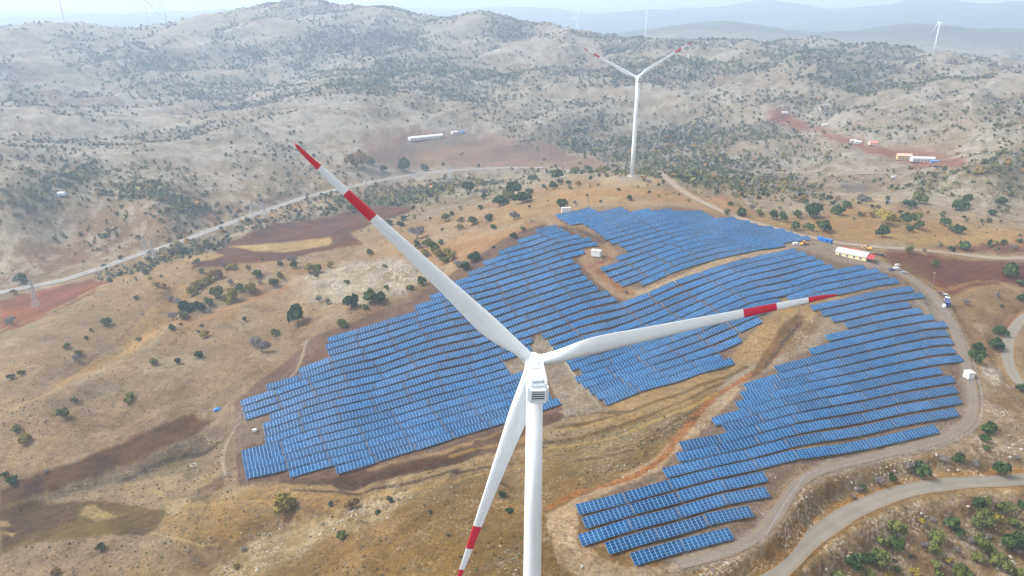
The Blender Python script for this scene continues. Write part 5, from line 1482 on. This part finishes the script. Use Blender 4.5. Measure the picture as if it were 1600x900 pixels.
def make_truck(label, px, py, rz, m_cab, m_load, Lb=6.0, hb=1.6, lift=0.0, cat='truck', group=None, box=True):
    p = pt(px, py)
    o = empty('truck', (p.x, p.y, p.z + lift), rz); tag(o, label, cat, group)
    b = MB(); b.loft([[(x, y, z) for x, z in ((0.1, 0.6), (0.1, 2.9), (0.5, 3.05), (1.7, 2.95), (2.15, 1.7), (2.2, 0.6))] for y in (-1.2, 1.2)]); cb = b.build('cab', m_cab, o)
    b = MB(); b.loft([[(1.74, -1.05, 2.85), (1.74, 1.05, 2.85), (1.79, 1.05, 2.85), (1.79, -1.05, 2.85)], [(2.1, -1.05, 1.85), (2.1, 1.05, 1.85), (2.15, 1.05, 1.85), (2.15, -1.05, 1.85)]])
    for q in (-1, 1): b.box(0.7, 1.6, min(q * 1.2, q * 1.23), max(q * 1.2, q * 1.23), 1.8, 2.7)
    b.build('window', M_GLASS, cb)
    b = MB(); b.box(-Lb - 0.2, 2.0, -0.5, 0.5, 0.65, 0.95); b.build('chassis', M_CHAR, o)
    b = MB(); b.box(-Lb, -0.1, -1.25, 1.25, 1.0, 1.0 + hb)
    if not box:
        for k in range(int(Lb)): b.box(-Lb + k + 0.1, -Lb + k + 0.25, -1.32, 1.32, 1.0, 1.0 + hb)
    b.build('cargo_box', m_load, o)
    wheels(o, (1.2, -Lb + 0.9, -Lb + 2.2), 1.0, 0.5, 0.3)
    for q in (-0.8, 0.8):
        b = MB(); b.box(2.15, 2.24, q - 0.2, q + 0.2, 0.8, 1.0); b.build('headlight', M_LIGHTL, o)
    return o
hd = lambda x0, y0, x1, y1: heading(pt(x0, y0), pt(x1, y1))
make_car('dark car driving on the highway at the left', 161.5, 415.5, hd(150, 421, 215, 400), M_CHAR, lift=0.32, s=1.15, name='car')
make_truck('truck with white cab and brown load on the highway', 476.5, 306.5, hd(500, 303, 470, 311), M_CARW, M_BROWN, 5.5, 1.3, 0.32)
make_car('white van on the highway just behind the left blade tip', 549, 290, hd(530, 297, 560, 289), M_CARW, True, 'van', None, 0.32, name='van')
make_car('white van farther along the highway, right of the blade tip', 571, 286, hd(560, 289, 600, 282), M_CARW, True, 'van', None, 0.32, name='van')
make_car('white pickup van parked on the gravel yard next to the yellow loader', 1244, 383, R(10), M_CARW, True, 'van', name='parked_van')
make_car('maroon car parked behind the site building, next to the dark car', 1369, 398, R(-14), M_MAROON)
make_car('dark car parked behind the site building at the edge of the red soil', 1378, 399.5, R(-14), M_CHAR)
make_car('blue car parked on the service road past the site building', 1394, 422.5, R(8), M_NAVY)
make_car('white van parked between the blue car and the grey car', 1401, 422, R(10), M_CARW, True, 'van', name='parked_van')
make_car('grey car parked on the bend of the service road', 1412.5, 427, R(-10), M_SILV)
make_car('white van standing alone on the verge above the blue car', 1402.5, 416, R(10), M_CARW, True, 'van', name='parked_van', s=0.8)
make_truck('truck with white cab and long navy trailer standing on the roadside by the fence', 1479, 472, hd(1485, 490, 1478, 466), M_CARW, M_NAVY, 8.5, 1.5)
make_car('white van parked beside the navy trailer', 1474.5, 480, hd(1485, 495, 1475, 470), M_CARW, True, 'van', name='parked_van', s=0.9)
make_car('maroon car parked ahead of the navy truck', 1468, 459, R(-15), M_MAROON)
make_car('white car parked ahead of the navy truck', 1474, 461, R(-15), M_CARW)
make_car('small white van at the roadside in the hazy valley', 1398, 279, R(5), M_CARW, True, 'van', name='parked_van', s=1.4)
# loader
p = pt(1256, 383); o = empty('wheel_loader', p, R(20)); tag(o, 'yellow wheel loader on the gravel yard', 'loader')
b = MB(); b.box(-2.6, -0.6, -0.9, 0.9, 0.8, 1.9, 0, 0.2, 0.05); b.box(0.3, 1.8, -0.6, 0.6, 0.8, 1.3); b.build('body', M_YEL, o)
b = MB(); b.box(-0.7, 0.5, -0.8, 0.8, 1.3, 2.9, 0, 0.1, 0.08); cb = b.build('cab', M_GLASS, o)
b = MB(); b.box(-0.75, 0.55, -0.85, 0.85, 2.9, 3.05); b.build('cab_roof', M_YEL, cb)
for s in (-0.5, 0.5):
    b = MB(); b.tube((0.8, s, 1.3), (2.6, s, 1.9), 0.12, n=6); b.tube((2.6, s, 1.9), (3.3, s, 0.8), 0.1, n=6); b.build('lift_arm', M_YEL, o)
b = MB(); b.loft([[(3.2, y, 0.25), (4.1, y, 0.3), (4.0, y, 0.4), (3.4, y, 0.5), (3.3, y, 1.2), (3.15, y, 1.2)] for y in (-1.2, 1.2)]); b.build('bucket', M_CHAR, o)
wheels(o, (-1.8, 1.2), 1.0, 0.65, 0.45)
# orange excavator behind the building
p = pt(1357, 390); o = empty('excavator', p, R(150)); tag(o, 'small orange excavator behind the red awning', 'excavator')
b = MB(); b.box(-1.6, 1.6, -1.2, -0.7, 0, 0.7, 0, 0.2); b.box(-1.6, 1.6, 0.7, 1.2, 0, 0.7, 0, 0.2); b.build('track', M_BLACK, o)
b = MB(); b.box(-1.8, 1.2, -1.1, 1.1, 0.8, 1.8, 0, 0.1, 0.05); b.build('body', M_YEL, o)
b = MB(); b.box(-0.1, 1.2, -1.1, 0.0, 1.8, 2.9, 0, 0.1, 0.05); b.build('cab', M_GLASS, o)
b = MB(); b.tube((1.0, 0.4, 1.5), (3.2, 0.4, 3.4), 0.18, n=6); b.tube((3.2, 0.4, 3.4), (4.4, 0.4, 1.6), 0.14, n=6); b.box(4.0, 4.7, 0.0, 0.8, 0.8, 1.6, 0, 0.1); b.build('boom', M_YEL, o)

# houses and sheds in the middle distance
gable_house('small house with a red tiled roof beside the bare field near the highway', 'house', pt(674.5, 296), hd(668, 296, 682, 297.5), 8.5, 6.5, 2.8, 2.0, M_WPAINT, M_TILE, windows=((-1, -2.4, 1.0, 1.1, 1.1), (-1, 2.4, 1.0, 1.1, 1.1)), door=(-1, 0.2, 1.0, 2.1), chimney=True)
gable_house('long white shed on the terrace below the hills', 'shed', pt(665, 217), hd(637, 219, 693, 214), 58, 9, 4.0, 2.2, M_WPAINT, M_ROOFW, 'farm_shed', windows=tuple((-1, -25 + 5.6 * k, 1.4, 2.6, 1.3) for k in range(10)), door=(-1, 27.5, 2.2, 2.8))
gable_house('small white shed beside the long shed', 'shed', pt(710, 209), hd(637, 219, 693, 214), 11, 7, 3.4, 1.4, M_WPAINT, M_ROOFW, 'farm_shed', windows=((-1, -3, 1.2, 1.6, 1.2), (-1, 3, 1.2, 1.6, 1.2)), door=(-1, 0, 1.6, 2.3))
gable_house('small blue shed at the right end of the shed terrace', 'shed', pt(722.5, 207.5), hd(637, 219, 693, 214), 7, 5, 3.0, 0.9, M_PBLUE, M_PBLUE, 'farm_shed', door=(-1, 0, 1.6, 2.3))
gable_house('ochre house with a pink roof in the red soil valley', 'house', pt(1412, 249), R(-14), 16, 9, 5.2, 2.2, M_OCHRE, mat('pale_pink_tiles', (186, 146, 126), 0.85), windows=tuple((-1, -5.5 + 3.7 * k, z, 1.2, 1.3) for k in range(4) for z in (1.0, 3.5)), door=(-1, 7, 1.2, 2.2))
gable_house('long white house with a mauve front beside the ochre house', 'house', pt(1441, 252), R(-6), 26, 8, 4.2, 1.6, M_WPAINT, M_ROOFW, windows=tuple((-1, -10 + 4.0 * k, 1.2, 1.6, 1.4) for k in range(6)), door=(-1, 11.6, 1.2, 2.2))
gable_house('low blue shed at the right end of the valley houses', 'shed', pt(1460, 254), R(-4), 9, 5, 2.4, 0.8, M_PBLUE, M_PBLUE, 'farm_shed', door=(-1, 0, 1.4, 2.1))
gable_house('white hut left of the pair in the red valley', 'hut', pt(1333, 222), R(-10), 8, 5, 2.8, 1.0, M_WPAINT, M_ROOFW, 'hut', windows=((-1, -2, 1, 1, 1),), door=(-1, 1.5, 1, 2))
gable_house('white hut right of the pair in the red valley', 'hut', pt(1340, 224), R(-14), 8, 5, 2.8, 1.0, M_WPAINT, M_ROOFW, 'hut', windows=((-1, -2, 1, 1, 1),), door=(-1, 1.5, 1, 2))
gable_house('pinkish house up the red valley above the ochre house', 'house', pt(1364, 226), R(-10), 10, 7, 3.2, 1.4, mat('pink_wall', (206, 170, 158), 0.85), M_TILE, windows=((-1, -3, 1, 1.2, 1.2), (-1, 3, 1, 1.2, 1.2)), door=(-1, 0, 1, 2.1))
gable_house('tiny white hut in the middle of the red valley', 'hut', pt(1288, 197), R(-8), 7, 5, 2.8, 1.0, M_WPAINT, M_ROOFW, 'hut', door=(-1, 0, 1, 2))
gable_house('white hut at the upper end of the red valley', 'hut', pt(1226, 178), R(-8), 9, 6, 3.0, 1.0, M_WPAINT, M_ROOFW, 'hut', door=(-1, 0, 1, 2))
gable_house('pale blue hut among the shrubs on the left hillside', 'hut', pt(97, 305), R(8), 7, 5, 2.8, 1.0, mat('pale_blue_wall', (150, 176, 206), 0.7), M_ROOFW, 'hut', door=(-1, 0, 1, 2))

# pylons
M_GALV = mat('galvanised_lattice', (150, 152, 156), 0.5, metal=0.2)
def make_pylon(label, px, py, hpx, rz, group='lattice pylons along the highway'):
    p = pt(px, py)
    dep = p.y * CP + (HC - p.z) * SP
    hgt = hpx * dep / F_PX / math.cos(R(16))
    o = empty('lattice_pylon', p, rz); tag(o, label, 'pylon', group)
    b = MB(); w0, w1 = 2.3, 0.55; n = 8
    def cor(k, z): w_ = w0 + (w1 - w0) * min(1, z / (hgt * 0.75)); return [(-w_, -w_, z), (w_, -w_, z), (w_, w_, z), (-w_, w_, z)][k]
    zs = [hgt * (1 - (1 - i / n) ** 1.25) for i in range(n + 1)]
    for k in range(4):
        for i in range(n): b.tube(cor(k, zs[i]), cor(k, zs[i + 1]), 0.17, n=4)
        for i in range(n):
            b.tube(cor(k, zs[i]), cor((k + 1) % 4, zs[i + 1]), 0.1, n=3); b.tube(cor((k + 1) % 4, zs[i]), cor(k, zs[i + 1]), 0.1, n=3)
    b.build('lattice_mast', M_GALV, o)
    for zf, ln in ((0.78, 4.2), (0.88, 3.4), (0.97, 2.6)):
        b = MB(); z = hgt * zf
        for s in (-1, 1):
            for y in (-0.5, 0.5): b.tube((0, y, z), (s * ln, 0, z + 0.2), 0.1, n=4)
            b.tube((0, 0, z + 1.0), (s * ln, 0, z + 0.2), 0.08, n=4)
            b.tube((s * ln, 0, z + 0.2), (s * ln, 0, z - 1.2), 0.07, n=5)
        b.build('cross_arm', M_GALV, o)
    b = MB()
    for x in (-w0, w0):
        for y in (-w0, w0): b.box(x - 0.5, x + 0.5, y - 0.5, y + 0.5, -0.5, 0.3)
    b.build('footing', M_CONC, o)
    return o
make_pylon('lattice pylon standing in the red soil at the left edge', 58, 479, 40, R(70))
make_pylon('left one of the two lattice pylons beside the highway bend', 229.5, 401, 33, R(60))
make_pylon('right one of the two lattice pylons beside the highway bend', 241, 406, 31, R(60))
make_pylon('thin grey lattice pylon on the far side of the highway', 393.5, 336, 20, R(50))
make_pylon('lattice pylon on the near side of the highway above the ploughed field', 414, 341, 25, R(50))
make_pylon('slim mast in the bare field right of the red roofed house', 703, 279.5, 20, R(30))

# small things about the site
p = pt(398, 675); o = empty('inverter_box', p, R(20)); tag(o, 'small white cabinet at the left end of the left block', 'cabinet'); b = MB(); b.box(-0.9, 0.9, -0.6, 0.6, 0.1, 1.6); b.box(-1.0, 1.0, -0.7, 0.7, 1.6, 1.7); b.build('body', M_WPAINT, o)
b = MB(); b.box(-0.7, -0.05, -0.64, -0.58, 0.25, 1.5); b.box(0.05, 0.7, -0.64, -0.58, 0.25, 1.5); b.build('door', M_LGREY, o)
p = pt(340, 640); o = empty('tarpaulin_heap', p, R(30)); tag(o, 'heap under a blue tarpaulin beside the tilled strip', 'tarpaulin')
b = MB()
rings = []
for k, (z, q) in enumerate(((0, 1.0), (0.5, 0.9), (0.95, 0.6), (1.15, 0.2))):
    rings.append([((2.4 * q * (1 + 0.15 * math.sin(3 * t + k))) * math.cos(t), 1.6 * q * math.sin(t), z + 0.1 * math.sin(5 * t)) for t in [2 * math.pi * i / 16 for i in range(16)]])
b.loft(rings); b.build('cover', M_BLUE, o)
p = pt(302, 727); b = MB(); n = 20
for i in range(n):
    t0, t1_ = 2 * math.pi * i / n, 2 * math.pi * (i + 1) / n
    b.tube((1.3 * math.cos(t0), 1.3 * math.sin(t0), 0.25), (1.3 * math.cos(t1_), 1.3 * math.sin(t1_), 0.25), 0.25, n=6)
o = b.build('concrete_ring', M_CONC); o.location = p; tag(o, 'pale concrete ring lying in the dry gully', 'ring')
for px, py, hh, lab in ((1458, 442, 7.0, 'lamp pole beside the service road above the navy truck'), (1247, 386, 6.0, 'lamp pole at the corner of the gravel yard'), (1302, 392, 6.0, 'lamp pole left of the site building')):
    p = pt(px, py); o = empty('lamp_pole', p, R(200)); tag(o, lab, 'lamp pole')
    b = MB(); b.tube((0, 0, -0.3), (0, 0, hh), 0.09, 0.06, 8); b.tube((0, 0, hh), (1.1, 0, hh + 0.2), 0.04, n=6); b.build('pole', M_GALV, o)
    b = MB(); b.box(0.9, 1.6, -0.14, 0.14, hh + 0.12, hh + 0.24); b.build('lamp_head', M_LGREY, o)

# perimeter fence: posts and wires
def fence(label, pxs, step):
    P = np.array(pxs, float); c = spline(at(P[:, 0], P[:, 1]), 1.0)
    run = np.concatenate([[0], np.cumsum(np.hypot(*np.diff(c[:, :2], axis=0).T))])
    n = min(100, int(run[-1] / step))
    m0 = c[len(c) // 2]
    o = empty('wire_fence', tuple(m0)); tag(o, label, 'fence'); o0 = Vector(m0)
    pts = []
    for i in range(n + 1):
        s = run[-1] * i / n
        x, y = np.interp(s, run, c[:, 0]), np.interp(s, run, c[:, 1])
        pts.append(Vector((x, y, float(zat(x, y)))) - o0)
    b = MB(); b.tube((0, 0, -0.3), (0, 0, 2.0), 0.07, n=6); b.tube((0, 0, 2.0), (0.25, -0.25, 2.3), 0.05, n=5); pm = b.mesh('fence_post', M_GALV)
    for q in pts:
        k = link('fence_post', pm, o); k.location = q
    b = MB()
    for z in (0.5, 1.2, 1.9):
        for a, d in zip(pts[:-1], pts[1:]): b.tube(a + Vector((0, 0, z)), d + Vector((0, 0, z)), 0.012, n=3)
    b.build('fence_wire', M_GALV, o)
fence('wire fence on pale posts around the right block', [(1050,896),(1120,873),(1188,849),(1204,826),(1222,796),(1246,762),(1262,746),(1320,733),(1400,716),(1480,694),(1524,671),(1534,640),(1529,598),(1514,552),(1494,512),(1470,474)], 3.6)
fence('wire fence on pale posts at the left end of the left block', [(366,747),(354,735),(352,715),(358,690),(372,660),(390,640),(420,612),(450,585),(470,560),(478,535)], 3.0)
fence('wire fence on pale posts in front of the gravel patch by the tower', [(880,572),(898,592),(920,615),(942,640)], 3.0)
# ------------------------------------------------------------------ the air
def haze_box():
    m = bpy.data.materials.new('haze'); m.use_nodes = True
    t = m.node_tree
    for n in list(t.nodes):
        if n.type != 'OUTPUT_MATERIAL': t.nodes.remove(n)
    out = [n for n in t.nodes if n.type == 'OUTPUT_MATERIAL'][0]
    v = t.nodes.new('ShaderNodeVolumePrincipled')
    v.inputs['Color'].default_value = HAZE_COL
    v.inputs['Density'].default_value = HAZE_D
    v.inputs['Density Attribute'].default_value = ''
    v.inputs['Anisotropy'].default_value = 0.25
    t.links.new(v.outputs[0], out.inputs['Volume'])
    b = MB()
    top = max(HC, float(GZ.max()), FAR_P.z + 170) + 60
    b.box(-15000, 15000, -300, 15000, ZMIN - 1.5, top)
    o = b.build('haze', m)
    tag(o, kind='stuff')
    o['label'] = 'pale blue haze lying over the hills and the far plain'
    o['category'] = 'haze'
HAZE_COL, HAZE_D = (0.60, 0.77, 1.0, 1), 0.00023
haze_box()
